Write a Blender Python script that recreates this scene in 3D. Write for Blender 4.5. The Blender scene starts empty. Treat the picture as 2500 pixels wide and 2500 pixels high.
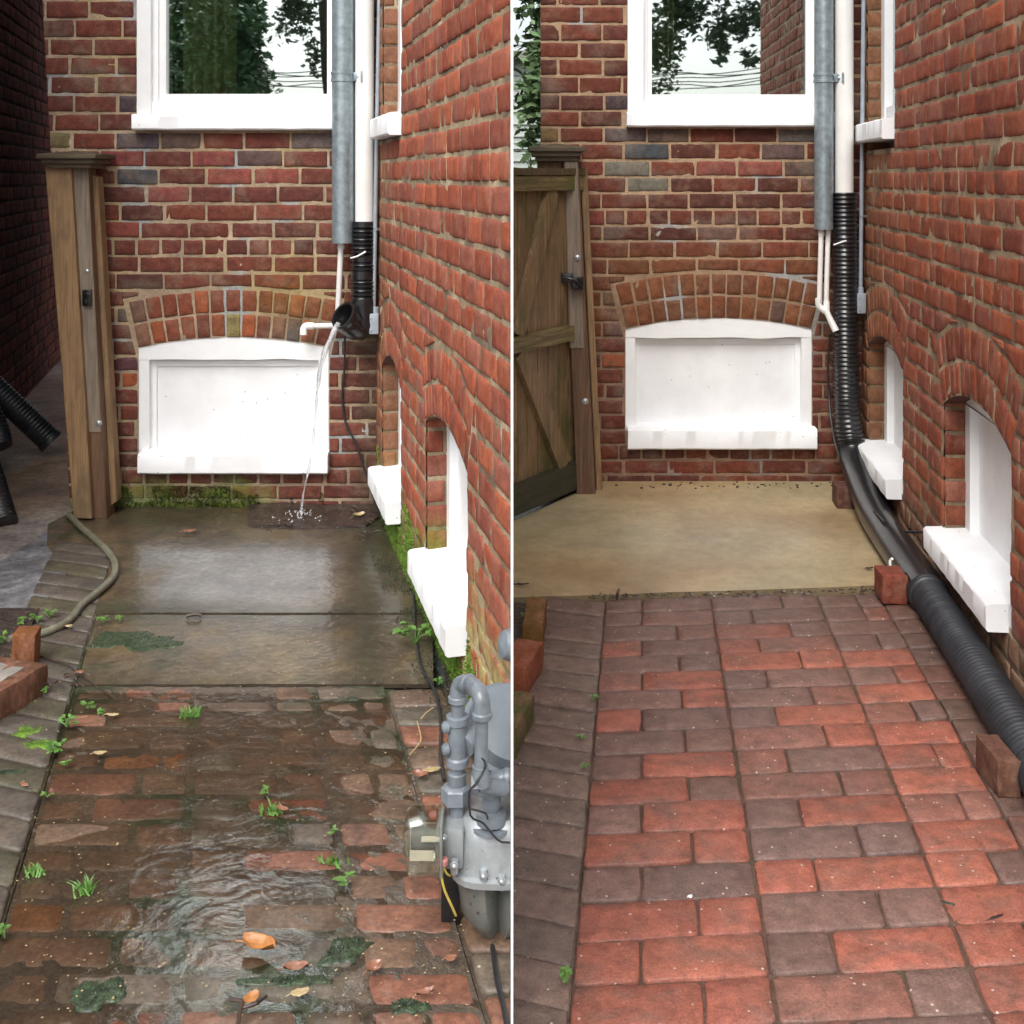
import bpy, bmesh, math, random
from mathutils import Vector, Matrix, noise
R = math.radians
sc = bpy.context.scene
C = sc.collection
# ---------------------------------------------------------------- camera, sky, sun, exposure
F, H, HY = 2770.0, 1.33, 432.0            # focal length in photo pixels, eye height, horizon row
cam_d = bpy.data.cameras.new('camera'); cam = bpy.data.objects.new('camera', cam_d); C.objects.link(cam)
cam.location = (0, 0, H); cam.rotation_euler = (R(90), 0, 0)
cam_d.sensor_width = 36; cam_d.lens = 36*F/2500; cam_d.shift_y = -(1250-HY)/2500; cam_d.clip_end = 500; cam_d.clip_start = .05
sc.camera = cam
SUN_EL, SUN_AZ = 52, 200                  # azimuth clockwise from +Y: the light comes from behind the viewer, a little left
w = bpy.data.worlds.new('World'); sc.world = w; w.use_nodes = True
nt = w.node_tree; nt.nodes.clear()
sky = nt.nodes.new('ShaderNodeTexSky'); sky.sky_type = 'NISHITA'; sky.sun_disc = False
sky.sun_elevation = R(SUN_EL); sky.sun_rotation = R(SUN_AZ); sky.dust_density = 4; sky.air_density = 1.2
hs = nt.nodes.new('ShaderNodeHueSaturation'); hs.inputs['Saturation'].default_value = .32
bg = nt.nodes.new('ShaderNodeBackground'); bg.inputs['Strength'].default_value = .15
wo = nt.nodes.new('ShaderNodeOutputWorld')
nt.links.new(sky.outputs[0], hs.inputs['Color']); nt.links.new(hs.outputs[0], bg.inputs[0]); nt.links.new(bg.outputs[0], wo.inputs[0])
sun_d = bpy.data.lights.new('sun', 'SUN'); sun_d.energy = 1.35; sun_d.angle = R(38); sun_d.color = (1, .98, .95)
sun = bpy.data.objects.new('sun', sun_d); C.objects.link(sun)
a = R(SUN_AZ); e = R(SUN_EL)
sdir = Vector((math.sin(a)*math.cos(e), math.cos(a)*math.cos(e), math.sin(e)))
sun.rotation_euler = sdir.to_track_quat('Z', 'Y').to_euler(); sun.location = sdir*20
sc.view_settings.view_transform = 'Standard'; sc.view_settings.look = 'None'
sc.view_settings.gamma = 1; sc.view_settings.exposure = .82
# ---------------------------------------------------------------- placing helpers
def P(px, py, Y, o=(0, 0, 0)): return Vector(((px-1250)*Y/F+o[0], Y+o[1], H-(py-HY)*Y/F+o[2]))
def G(px, py, z=0.0):
    Y = F*(H-z)/(py-HY); return Vector(((px-1250)*Y/F, Y, z))
def nz(x, y=0, z=0, s=1): return noise.noise(Vector((x*s, y*s, z*s)))
def sm(a, b, x):
    t = max(0, min(1, (x-a)/(b-a))); return t*t*(3-2*t)
def mix(a, b, t): return tuple(a[i]*(1-t)+b[i]*t for i in range(3))
# ---------------------------------------------------------------- materials
def newmat(name):
    m = bpy.data.materials.new(name); m.use_nodes = True; n = m.node_tree
    return m, n, n.nodes['Principled BSDF']
def N(n, t, **k):
    o = n.nodes.new('ShaderNode'+t)
    for a, b in k.items():
        if a.startswith('_'): o.inputs[a[1:].replace('_', ' ')].default_value = b
        else: setattr(o, a, b)
    return o
def ramp(n, src, stops):
    r = N(n, 'ValToRGB'); els = r.color_ramp.elements
    while len(els) < len(stops): els.new(.5)
    for e_, (p, c) in zip(els, stops):
        e_.position = p; e_.color = c if len(c) == 4 else (*c, 1)
    n.links.new(src, r.inputs[0]); return r.outputs[0]
def g(v): return (v, v, v)
def coords(n, scale=(1, 1, 1)):
    tc = N(n, 'TexCoord'); mp = N(n, 'Mapping'); mp.inputs['Scale'].default_value = scale
    n.links.new(tc.outputs['Object'], mp.inputs[0]); return mp.outputs[0]
def noi(n, vec, scale, detail=4, rough=.6, dist=0):
    t = N(n, 'TexNoise'); t.inputs['Scale'].default_value = scale; t.inputs['Detail'].default_value = detail
    t.inputs['Roughness'].default_value = rough; t.inputs['Distortion'].default_value = dist
    n.links.new(vec, t.inputs['Vector']); return t.outputs['Fac']
def mul(n, a, b, fac=1.0, mode='MULTIPLY'):
    m = N(n, 'MixRGB'); m.blend_type = mode
    for i, x in ((0, fac), (1, a), (2, b)):
        if isinstance(x, (int, float)): m.inputs[i].default_value = x
        elif isinstance(x, tuple): m.inputs[i].default_value = (*x, 1)
        else: n.links.new(x, m.inputs[i])
    return m.outputs[0]
def bump(n, hgt, strength, dist, prev=None):
    b = N(n, 'Bump'); b.inputs['Strength'].default_value = strength; b.inputs['Distance'].default_value = dist
    n.links.new(hgt, b.inputs['Height'])
    if prev is not None: n.links.new(prev, b.inputs['Normal'])
    return b.outputs[0]
def simple(name, col, rough=.5, metal=0, nscale=20, namt=.25, bmp=.2, bscale=80, bdist=.002, coat=0, scale=(1, 1, 1), dark=None, specks=None):
    m, n, b = newmat(name); v = coords(n, scale)
    f = noi(n, v, nscale, 5)
    lo = tuple(c*(1-namt*1.3) for c in col); hi = tuple(min(1, c*(1+namt)) for c in col)
    c = ramp(n, f, [(.3, lo), (.7, hi)])
    if dark: c = mul(n, c, dark, ramp(n, noi(n, v, nscale*.35, 6, .7), [(.52, g(0)), (.68, g(1))]), 'MIX')
    if specks:
        vo = N(n, 'TexVoronoi'); vo.inputs['Scale'].default_value = specks[0]; n.links.new(v, vo.inputs['Vector'])
        c = mul(n, c, specks[2], ramp(n, vo.outputs['Distance'], [(specks[1], g(1)), (specks[1]*1.4, g(0))]), 'MIX')
    n.links.new(c, b.inputs['Base Color'])
    b.inputs['Roughness'].default_value = rough; b.inputs['Metallic'].default_value = metal
    b.inputs['Coat Weight'].default_value = coat; b.inputs['Coat Roughness'].default_value = .1
    if bmp: n.links.new(bump(n, noi(n, v, bscale, 5), bmp, bdist), b.inputs['Normal'])
    return m
def attrmat(name, rough, nscale, namt, bmp, bscale, bdist, coat=0, coatr=.1, wet=None, specks=None, pits=True, ripple=0, dust=None):
    """colour of each brick or stone comes from its own attribute; grain, pits, specks and wetness are procedural"""
    m, n, b = newmat(name); v = coords(n)
    at = N(n, 'Attribute'); at.attribute_name = 'col'
    c = mul(n, at.outputs['Color'], ramp(n, noi(n, v, nscale, 6, .65), [(.25, g(1-namt)), (.5, g(1)), (.75, g(1+namt))]))
    c = mul(n, c, ramp(n, noi(n, v, nscale*7, 3, .7), [(.3, g(1-namt*.8)), (.7, g(1+namt*.6))]))
    if pits:
        vo = N(n, 'TexVoronoi'); vo.inputs['Scale'].default_value = 70; n.links.new(v, vo.inputs['Vector'])
        c = mul(n, c, (.03, .02, .02), ramp(n, vo.outputs['Distance'], [(.06, g(.7)), (.12, g(0))]), 'MIX')
    if specks:
        vo = N(n, 'TexVoronoi'); vo.inputs['Scale'].default_value = specks[0]; n.links.new(v, vo.inputs['Vector'])
        keep = ramp(n, vo.outputs['Color'], [(specks[3], g(0)), (specks[3]+.02, g(1))])
        msk = mul(n, ramp(n, vo.outputs['Distance'], [(specks[1], g(1)), (specks[1]*1.3, g(0))]), keep)
        c = mul(n, c, specks[2], msk, 'MIX')
    if dust:
        dv = coords(n, dust[0]); c = mul(n, c, dust[1], ramp(n, noi(n, dv, 9, 8, .75), [(.50, g(0)), (.68, g(dust[2]))]), 'MIX')
        c = mul(n, c, dust[3], ramp(n, noi(n, coords(n, (1.3, 1.3, .8)), 14, 8, .75), [(.54, g(0)), (.70, g(dust[4]))]), 'MIX')
    n.links.new(c, b.inputs['Base Color'])
    b.inputs['Roughness'].default_value = rough
    nb = bump(n, noi(n, v, bscale, 6, .7), bmp, bdist)
    n.links.new(nb, b.inputs['Normal'])
    if coat:
        b.inputs['Coat Roughness'].default_value = coatr; b.inputs['Coat IOR'].default_value = 1.4
        cw = ramp(n, noi(n, v, wet or 2.5, 5, .6), [(.35, g(coat*.35)), (.6, g(coat))]); n.links.new(cw, b.inputs['Coat Weight'])
        if ripple:
            rv = coords(n, (1, 1, 1)); fl = noi(n, rv, 26, 3, .5, 1.5)
            vo = N(n, 'TexVoronoi'); vo.inputs['Scale'].default_value = 11; n.links.new(rv, vo.inputs['Vector'])
            mm = N(n, 'Math', operation='MULTIPLY'); mm.inputs[1].default_value = 26; n.links.new(vo.outputs['Distance'], mm.inputs[0])
            si = N(n, 'Math', operation='SINE'); n.links.new(mm.outputs[0], si.inputs[0])
            bb = bump(n, si.outputs[0], ripple*.25, .002, bump(n, fl, ripple, .006, bump(n, noi(n, v, bscale*.5, 4), bmp*.35, bdist)))
            n.links.new(bb, b.inputs['Coat Normal'])
        else: n.links.new(bump(n, noi(n, v, bscale*.6, 4), bmp*.5, bdist), b.inputs['Coat Normal'])
    return m
def woodmat(name, c0, c1, rough=.6, scale=(40, 40, 2.2), moss=None):
    m, n, b = newmat(name); v = coords(n, scale)
    f = noi(n, v, 1.6, 7, .7, 1.2)
    c = ramp(n, f, [(.28, tuple(x*.5 for x in c0)), (.42, c0), (.62, c1)])
    if moss: c = mul(n, c, moss, ramp(n, noi(n, coords(n, (1, 1, .5)), 6, 5, .7), [(.48, g(0)), (.66, g(.85))]), 'MIX')
    n.links.new(c, b.inputs['Base Color']); b.inputs['Roughness'].default_value = rough
    n.links.new(bump(n, f, .5, .003), b.inputs['Normal']); return m
M = {}
M['brick'] = attrmat('wall brick', .8, 30, .42, .6, 140, .003, dust=((1, 1, 1.3), (.24, .155, .105), .55, (.045, .028, .024), .6))
M['brickside'] = attrmat('side wall brick', .8, 32, .36, .6, 150, .003, dust=((1.6, 1.6, .8), (.42, .20, .14), .5, (.12, .035, .022), .6))
M['brickdark'] = attrmat('alley shade brick', 1, 20, .4, .5, 60, .004); M['brickdark'].node_tree.nodes['Principled BSDF'].inputs['Specular IOR Level'].default_value = .08  # alley shade is put into this wall's dark colour, sheen nearly off
for k_ in ('brick', 'brickside'): M[k_].node_tree.nodes['Principled BSDF'].inputs['Specular IOR Level'].default_value = .25
M['mortar'] = attrmat('mortar', .9, 40, .3, .9, 130, .006, pits=True)
M['pavewet'] = attrmat('wet paving brick', .6, 12, .5, .35, 80, .003, coat=.35, coatr=.25, wet=2.2, specks=(55, .12, (.4, .36, .3), .9))
M['jointwet'] = attrmat('wet joint', .7, 14, .5, 1.0, 70, .008, coat=.8, coatr=.15, wet=3, ripple=.5)
M['slabwet'] = attrmat('wet concrete', .45, 7, .5, .35, 60, .003, coat=1, coatr=.12, wet=1.6, ripple=.22, specks=(42, .09, (.45, .42, .36), .93), pits=False)
M['pave'] = attrmat('damp paving brick', .55, 36, .42, .8, 160, .003, coat=.3, coatr=.25, specks=(64, .13, (.50, .40, .33), .74))
M['joint'] = attrmat('damp joint', .8, 30, .4, 1, 100, .006)
M['slab'] = attrmat('tan concrete', .55, 4, .22, .4, 90, .003, coat=.55, coatr=.28, wet=1.6, specks=(60, .08, (.05, .04, .03), .9), pits=False)
M['white'] = simple('white paint', (.83, .84, .84), .4, 0, 14, .03, .35, 30, .004)
M['whitewall'] = simple('chipped white paint', (.82, .83, .84), .5, 0, 6, .06, .3, 28, .004, specks=(26, .05, (.25, .22, .18)))
M['pvc'] = simple('white plastic pipe', (.78, .77, .74), .3, 0, 10, .05, .05)
M['galv'] = simple('galvanised steel', (.30, .36, .39), .42, .55, 35, .22, .1, 60, .001)
M['greymetal'] = simple('grey metal', (.34, .38, .43), .35, .2, 30, .12, .2, 60, .002)
M['meterpaint'] = simple('grey enamel on gas pipe', (.165, .19, .215), .38, 0, 22, .2, .45, 50, .003, coat=.25, dark=(.08, .085, .09))
M['meterbody'] = simple('dull aluminium casting', (.30, .32, .33), .42, .3, 16, .2, .4, 50, .003, coat=.3, dark=(.17, .17, .16), specks=(60, .09, (.12, .11, .1)))
M['meterlow'] = simple('weathered meter casing', (.17, .175, .16), .42, .2, 14, .25, .3, 50, .003, coat=.3, specks=(48, .12, (.06, .055, .05)))
M['regul'] = simple('regulator housing', (.15, .175, .20), .38, .1, 12, .15, .2, 40, .002, coat=.4)
M['black'] = simple('black corrugated plastic', (.012, .012, .014), .3, 0, 30, .3, .2, 60, .001, coat=.3)
M['blackdull'] = simple('scuffed black plastic', (.018, .019, .023), .48, 0, 12, .35, .3, 50, .002, coat=.1)
M['rubber'] = simple('black cable sheath', (.02, .02, .022), .4, 0, 30, .2, 0)
M['hose'] = simple('old garden hose', (.15, .145, .10), .5, 0, 20, .25, .2, 60, .002, coat=.2)
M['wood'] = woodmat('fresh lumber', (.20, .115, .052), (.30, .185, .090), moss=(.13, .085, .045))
M['woodgrey'] = woodmat('weathered grey lumber', (.16, .125, .09), (.24, .19, .14))
M['wooddark'] = woodmat('old dark lumber', (.07, .045, .02), (.13, .085, .04), moss=(.05, .05, .015))
M['woodgate'] = woodmat('gate boards', (.16, .098, .046), (.29, .185, .095), moss=(.07, .075, .02))
M['woodrail'] = woodmat('mossy gate rail', (.12, .08, .03), (.24, .18, .08), scale=(3, 3, 40), moss=(.08, .095, .02))
M['woodbot'] = woodmat('rotten bottom rail', (.03, .028, .018), (.06, .05, .03), scale=(3, 3, 40), moss=(.03, .035, .012))
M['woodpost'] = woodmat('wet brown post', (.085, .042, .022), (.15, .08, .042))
M['cap'] = woodmat('post cap', (.05, .035, .02), (.11, .08, .045), scale=(4, 30, 30), moss=(.09, .085, .04))
M['bolt'] = simple('zinc bolt', (.45, .48, .5), .35, .8, 20, .1, .1)
M['iron'] = simple('black iron latch', (.012, .012, .013), .3, .3, 20, .2, .3, 40, .003, coat=.5)
M['soil'] = simple('wet soil', (.045, .028, .02), .55, 0, 30, .5, 1, 60, .02, coat=.5, specks=(50, .12, (.16, .11, .07)))
M['gravel'] = simple('wet speckled concrete', (.10, .10, .105), .4, 0, 60, .6, 1, 70, .008, coat=.9, specks=(110, .2, (.4, .4, .42)))
M['grnd'] = simple('wet ground', (.05, .045, .035), .6, 0, 3, .4, .8, 30, .01, coat=.4)
M['leaf'] = simple('young green leaf', (.12, .26, .05), .4, 0, 12, .3, 0, coat=.3)
M['leaf2'] = simple('dark green leaf', (.05, .13, .035), .5, 0, 3, .4, 0)
M['leaf3'] = simple('deep green tree leaf', (.03, .07, .02), .55, 0, 3, .4, 0)  # darkest green of the leaf colours
M['leafpale'] = simple('pale hedge leaf', (.13, .21, .09), .6, 0, 3, .4, 0)
M['moss'] = simple('wet moss', (.030, .050, .020), .6, 0, 60, .6, 1, 120, .006, coat=.25)
M['mossbright'] = simple('bright moss', (.11, .20, .02), .8, 0, 30, .5, .8, 80, .006)
M['orange'] = simple('orange fallen leaf', (.50, .21, .06), .5, 0, 14, .5, .5, 40, .004, coat=.15, dark=(.25, .05, .02))
M['brownleaf'] = simple('brown fallen leaf', (.30, .13, .075), .4, 0, 16, .4, .4, 30, .004, coat=.5)
M['paleleaf'] = simple('pale dead leaf', (.42, .32, .16), .45, 0, 16, .3, .4, 30, .004, coat=.3)
M['twig'] = simple('wet twig', (.045, .025, .018), .5, 0, 30, .3, .3)
M['bark'] = simple('tree bark', (.05, .035, .028), .9, 0, 8, .4, 1, 20, .03, scale=(3, 3, .6))
M['yellow'] = simple('yellow wire', (.55, .42, .08), .5, 0, 20, .2, 0)
M['red'] = simple('faded red seal', (.42, .17, .15), .5, 0, 20, .2, 0)
M['label'] = simple('paper label', (.72, .68, .58), .6, 0, 20, .1, 0)
M['curtain'] = simple('pale curtain', (.75, .78, .5), .8, 0, 10, .15, .2)
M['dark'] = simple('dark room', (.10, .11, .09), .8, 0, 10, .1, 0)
M['pale'] = simple('pale siding', (.42, .46, .42), .8, 0, 6, .1, .1)
M['cord'] = simple('green cord', (.03, .22, .08), .5, 0, 30, .3, 0)
M['panel'] = simple('white board', (.85, .85, .85), .5, 0, 4, .02, 0)
M['stonegrime'] = simple('grimy coping', (.25, .23, .2), .8, 0, 10, .3, .5)
def glassmat(name, tint, transp, rough=.0, gloss=(.95, .97, 1)):
    m, n, b = newmat(name); n.nodes.remove(b)
    out = [x for x in n.nodes if x.type == 'OUTPUT_MATERIAL'][0]
    t = N(n, 'BsdfTransparent'); t.inputs[0].default_value = (*tint, 1)
    gl = N(n, 'BsdfGlossy'); gl.inputs['Roughness'].default_value = rough; gl.inputs[0].default_value = (*gloss, 1)
    mx = N(n, 'MixShader'); mx.inputs[0].default_value = transp
    n.links.new(gl.outputs[0], mx.inputs[1]); n.links.new(t.outputs[0], mx.inputs[2]); n.links.new(mx.outputs[0], out.inputs[0]); return m
M['glass'] = glassmat('window glass', (.9, .95, .88), .42, .012, (.80, .86, .88))
M['clear'] = glassmat('clear plastic cover', (.85, .85, .78), .72, .12, (.8, .8, .74))
def watermat():
    m, n, b = newmat('running water'); b.inputs['Base Color'].default_value = (.93, .95, .97, 1)
    b.inputs['Transmission Weight'].default_value = .75; b.inputs['IOR'].default_value = 1.33; b.inputs['Roughness'].default_value = .08
    n.links.new(bump(n, noi(n, coords(n, (1, 1, .25)), 90, 3), .6, .004), b.inputs['Normal']); return m
M['water'] = watermat()
# ---------------------------------------------------------------- mesh builder
class MB:
    def __init__(s): s.v = []; s.f = []; s.m = []; s.c = []; s.s = []
    def add(s, vs, fs, mat=0, col=(1, 1, 1), smooth=True):
        o = len(s.v); s.v += [tuple(x) for x in vs]
        s.c += list(col) if isinstance(col, list) else [col]*len(vs)
        s.f += [tuple(i+o for i in f) for f in fs]; s.m += [mat]*len(fs); s.s += [smooth]*len(fs); return s
    def box(s, c, d, rz=0, mat=0, col=(1, 1, 1), rx=0, ry=0, bev=.0, jit=0, rng=None):
        mtx = Matrix.Translation(Vector(c)) @ Matrix.Rotation(rz, 4, 'Z') @ Matrix.Rotation(ry, 4, 'Y') @ Matrix.Rotation(rx, 4, 'X')
        hx, hy, hz = d[0]/2, d[1]/2, d[2]/2; b = min(bev, hx*.9, hy*.9, hz*.9)
        if b <= 0:
            vs = [mtx @ Vector((x*hx, y*hy, z*hz)) for x in (-1, 1) for y in (-1, 1) for z in (-1, 1)]
            return s.add(vs, [(0, 1, 3, 2), (4, 6, 7, 5), (0, 4, 5, 1), (2, 3, 7, 6), (0, 2, 6, 4), (1, 5, 7, 3)], mat, col, False)
        bm = bmesh.new(); bmesh.ops.create_cube(bm, size=1)
        for v in bm.verts: v.co = Vector((v.co.x*2*hx, v.co.y*2*hy, v.co.z*2*hz))
        bmesh.ops.bevel(bm, geom=bm.edges[:], offset=b, segments=2, affect='EDGES', profile=.6)
        if jit:
            bmesh.ops.subdivide_edges(bm, edges=[e_ for e_ in bm.edges if e_.calc_length() > .03], cuts=4, use_grid_fill=True)
            for v in bm.verts:
                q = v.co*28; v.co += Vector((nz(q.x, q.y, q.z+hx*50), nz(q.y, q.z, q.x+9), nz(q.z, q.x, q.y+5)))*jit
        bm.verts.index_update()
        s.add([mtx @ v.co for v in bm.verts], [[v.index for v in f.verts] for f in bm.faces], mat, col, True); bm.free(); return s
    def tube(s, pts, r, seg=14, mat=0, cap=True, step=None, rf=None, col=(1, 1, 1), smooth_path=True):
        pts = [Vector(p) for p in pts]
        if smooth_path and len(pts) > 2:
            out = []; L = len(pts)
            for i in range(L-1):
                p0 = pts[max(0, i-1)]; p1 = pts[i]; p2 = pts[i+1]; p3 = pts[min(L-1, i+2)]
                n_ = max(2, int((p2-p1).length/(step or .02)))
                for k in range(n_):
                    t = k/n_; out.append(.5*((2*p1)+(p2-p0)*t+(2*p0-5*p1+4*p2-p3)*t*t+(3*p1-p0-3*p2+p3)*t**3))
            out.append(pts[-1]); pts = out
        elif step:
            out = []
            for i in range(len(pts)-1):
                n_ = max(1, int((pts[i+1]-pts[i]).length/step))
                out += [pts[i].lerp(pts[i+1], k/n_) for k in range(n_)]
            pts = out+[pts[-1]]
        T = (pts[1]-pts[0]).normalized(); A = T.orthogonal().normalized(); vs = []; dist = 0
        rr = r if callable(r) else (lambda d: r)
        for i, p in enumerate(pts):
            if i: dist += (p-pts[i-1]).length
            t = (pts[min(i+1, len(pts)-1)]-pts[max(i-1, 0)]).normalized()
            A = (A-t*A.dot(t)).normalized(); B = t.cross(A); q = rr(dist)
            vs += [p+(A*math.cos(2*math.pi*k/seg)+B*math.sin(2*math.pi*k/seg))*q for k in range(seg)]
        fs = []
        for i in range(len(pts)-1):
            for k in range(seg):
                k2 = (k+1) % seg; fs.append((i*seg+k, i*seg+k2, (i+1)*seg+k2, (i+1)*seg+k))
        s.add(vs, fs, mat, col, True)
        if cap:
            n_ = len(pts); s.add(vs[:seg], [tuple(range(seg))[::-1]], mat, col, False); s.add(vs[-seg:], [tuple(range(seg))], mat, col, False)
        return s
    def lathe(s, prof, c, axis=(0, 0, 1), seg=28, mat=0, sx=1, sy=1):
        q = Vector(axis).to_track_quat('Z', 'Y'); vs = []
        for (r, z) in prof:
            vs += [Vector(c)+q @ Vector((r*sx*math.cos(2*math.pi*k/seg), r*sy*math.sin(2*math.pi*k/seg), z)) for k in range(seg)]
        fs = [(i*seg+k, i*seg+(k+1) % seg, (i+1)*seg+(k+1) % seg, (i+1)*seg+k) for i in range(len(prof)-1) for k in range(seg)]
        s.add(vs, fs, mat, (1, 1, 1), True)
        s.add(vs[:seg], [tuple(range(seg))[::-1]], mat); s.add(vs[-seg:], [tuple(range(seg))], mat); return s
    def prism(s, pts2, Mp, d0, d1, mat=0, col=(1, 1, 1)):
        n_ = len(pts2); vs = [Mp(u, v, d0) for u, v in pts2]+[Mp(u, v, d1) for u, v in pts2]
        return s.add(vs, [tuple(range(n_))[::-1], tuple(range(n_, 2*n_))]+[(i, (i+1) % n_, n_+(i+1) % n_, n_+i) for i in range(n_)], mat, col, False)
BASE = {}
def build(mb, name, mats, parent=None, clip=0, ang=40, loc=None):
    me = bpy.data.meshes.new(name); base = BASE.get(parent.name, Vector()) if parent else (Vector(loc) if loc is not None else Vector())
    me.from_pydata([(x-base.x, y-base.y, z-base.z) for x, y, z in mb.v], [], mb.f)
    if not isinstance(mats, (list, tuple)): mats = [mats]
    for m_ in mats: me.materials.append(m_)
    me.polygons.foreach_set('material_index', mb.m); me.polygons.foreach_set('use_smooth', mb.s)
    at = me.color_attributes.new('col', 'FLOAT_COLOR', 'POINT')
    at.data.foreach_set('color', [x for c in mb.c for x in (*c, 1.0)])
    if clip:
        bm = bmesh.new(); bm.from_mesh(me)
        bmesh.ops.bisect_plane(bm, geom=bm.verts[:]+bm.edges[:]+bm.faces[:], plane_co=(clip*.003-base.x, 0, 0), plane_no=(-clip, 0, 0), clear_outer=True)
        bm.to_mesh(me); bm.free()
    if len(mats) == 1 and name not in ('leaf', 'crown', 'moss', 'curtain', 'soil', 'slab', 'path', 'fallen_leaf'): me.set_sharp_from_angle(angle=R(ang))
    me.update(); o = bpy.data.objects.new(name, me); C.objects.link(o)
    if parent: o.parent = parent
    elif loc is not None: o.location = base
    BASE[o.name] = base
    return o
def tag(o, label=None, cat=None, group=None, kind=None):
    if label: o['label'] = label
    if cat: o['category'] = cat
    if group: o['group'] = group
    if kind: o['kind'] = kind
    return o
def thing(name, loc, label, cat, group=None):
    o = bpy.data.objects.new(name, None); C.objects.link(o); o.location = loc; o.empty_display_size = .05
    BASE[o.name] = Vector(loc); return tag(o, label, cat, group)
# ---------------------------------------------------------------- masonry
def clip2(poly, a, b, c):
    out = []
    for i in range(len(poly)):
        p, q = poly[i], poly[(i+1) % len(poly)]; dp = a*p[0]+b*p[1]-c; dq = a*q[0]+b*q[1]-c
        if dp <= 0: out.append(p)
        if dp*dq < 0: t = dp/(dp-dq); out.append((p[0]+(q[0]-p[0])*t, p[1]+(q[1]-p[1])*t))
    return out
def area(p): return .5*sum(p[i][0]*p[(i+1) % len(p)][1]-p[(i+1) % len(p)][0]*p[i][1] for i in range(len(p)))
def brick(mb, poly, Mp, col, rng, proud=.004, ch=.0032, res=.03, jit=.0011, colfn=None, mat=0, tilt=.0012, corner=.0028):
    if len(poly) < 3 or abs(area(poly)) < 5e-4: return
    if area(poly) < 0: poly = poly[::-1]
    cx = sum(p[0] for p in poly)/len(poly); cy = sum(p[1] for p in poly)/len(poly)
    hw = max(abs(p[0]-cx) for p in poly); hh = max(abs(p[1]-cy) for p in poly)
    if hw < .008 or hh < .008: return
    pts = []
    for i in range(len(poly)):
        p, q = poly[i], poly[(i+1) % len(poly)]; L = math.hypot(q[0]-p[0], q[1]-p[1])
        if L < .004: continue
        n_ = max(1, int(L/res)); c_ = min(corner, L*.3)/L
        ts = [c_]+[k/n_ for k in range(1, n_)]+[1-c_]
        for t in ts: pts.append((p[0]+(q[0]-p[0])*t+rng.uniform(-jit, jit), p[1]+(q[1]-p[1])*t+rng.uniform(-jit, jit)))
    n_ = len(pts); off = rng.uniform(-tilt, tilt)*1.6; tu = rng.uniform(-tilt, tilt)/max(hw, .03); tv = rng.uniform(-tilt, tilt)/max(hh, .03)
    def dd(u, v, d): return d+off+(u-cx)*tu+(v-cy)*tv
    vs = []; cs = []
    for (k, d, q) in ((0, -.012, 1), (0, proud-ch*.7, 1), (ch, proud, 1), (.5, proud+.0006, 0)):
        for (u, v) in pts:
            if q: fu = 1-k/hw; fv = 1-k/hh
            else: fu = fv = k
            uu = cx+(u-cx)*fu; vv = cy+(v-cy)*fv
            vs.append(Mp(uu, vv, dd(uu, vv, d))); cc = mix(col, tuple(x*.8 for x in col), 1 if k == 0 else 0)
            cs.append(colfn(uu, vv, cc) if colfn else cc)
    vs.append(Mp(cx, cy, dd(cx, cy, proud+.0006))); cs.append(colfn(cx, cy, col) if colfn else col)
    fs = []
    for r_ in range(3):
        for i in range(n_):
            j = (i+1) % n_; fs.append((r_*n_+i, r_*n_+j, (r_+1)*n_+j, (r_+1)*n_+i))
    fs += [(3*n_+i, 3*n_+(i+1) % n_, 4*n_) for i in range(n_)]
    mb.add(vs, fs, mat, cs, True)
def frame(o, ud, nd):
    o = Vector(o); ud = Vector(ud); nd = Vector(nd)
    return lambda u, z, d: o+ud*u+nd*d+Vector((0, 0, z))
def arc(op):
    hw = (op['u1']-op['u0'])/2; uc = (op['u1']+op['u0'])/2; Rr = (hw*hw+op['rise']**2)/(2*op['rise'])
    return uc, hw, Rr, op['z1']+op['rise']-Rr, math.asin(min(.99, hw/Rr))
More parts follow.
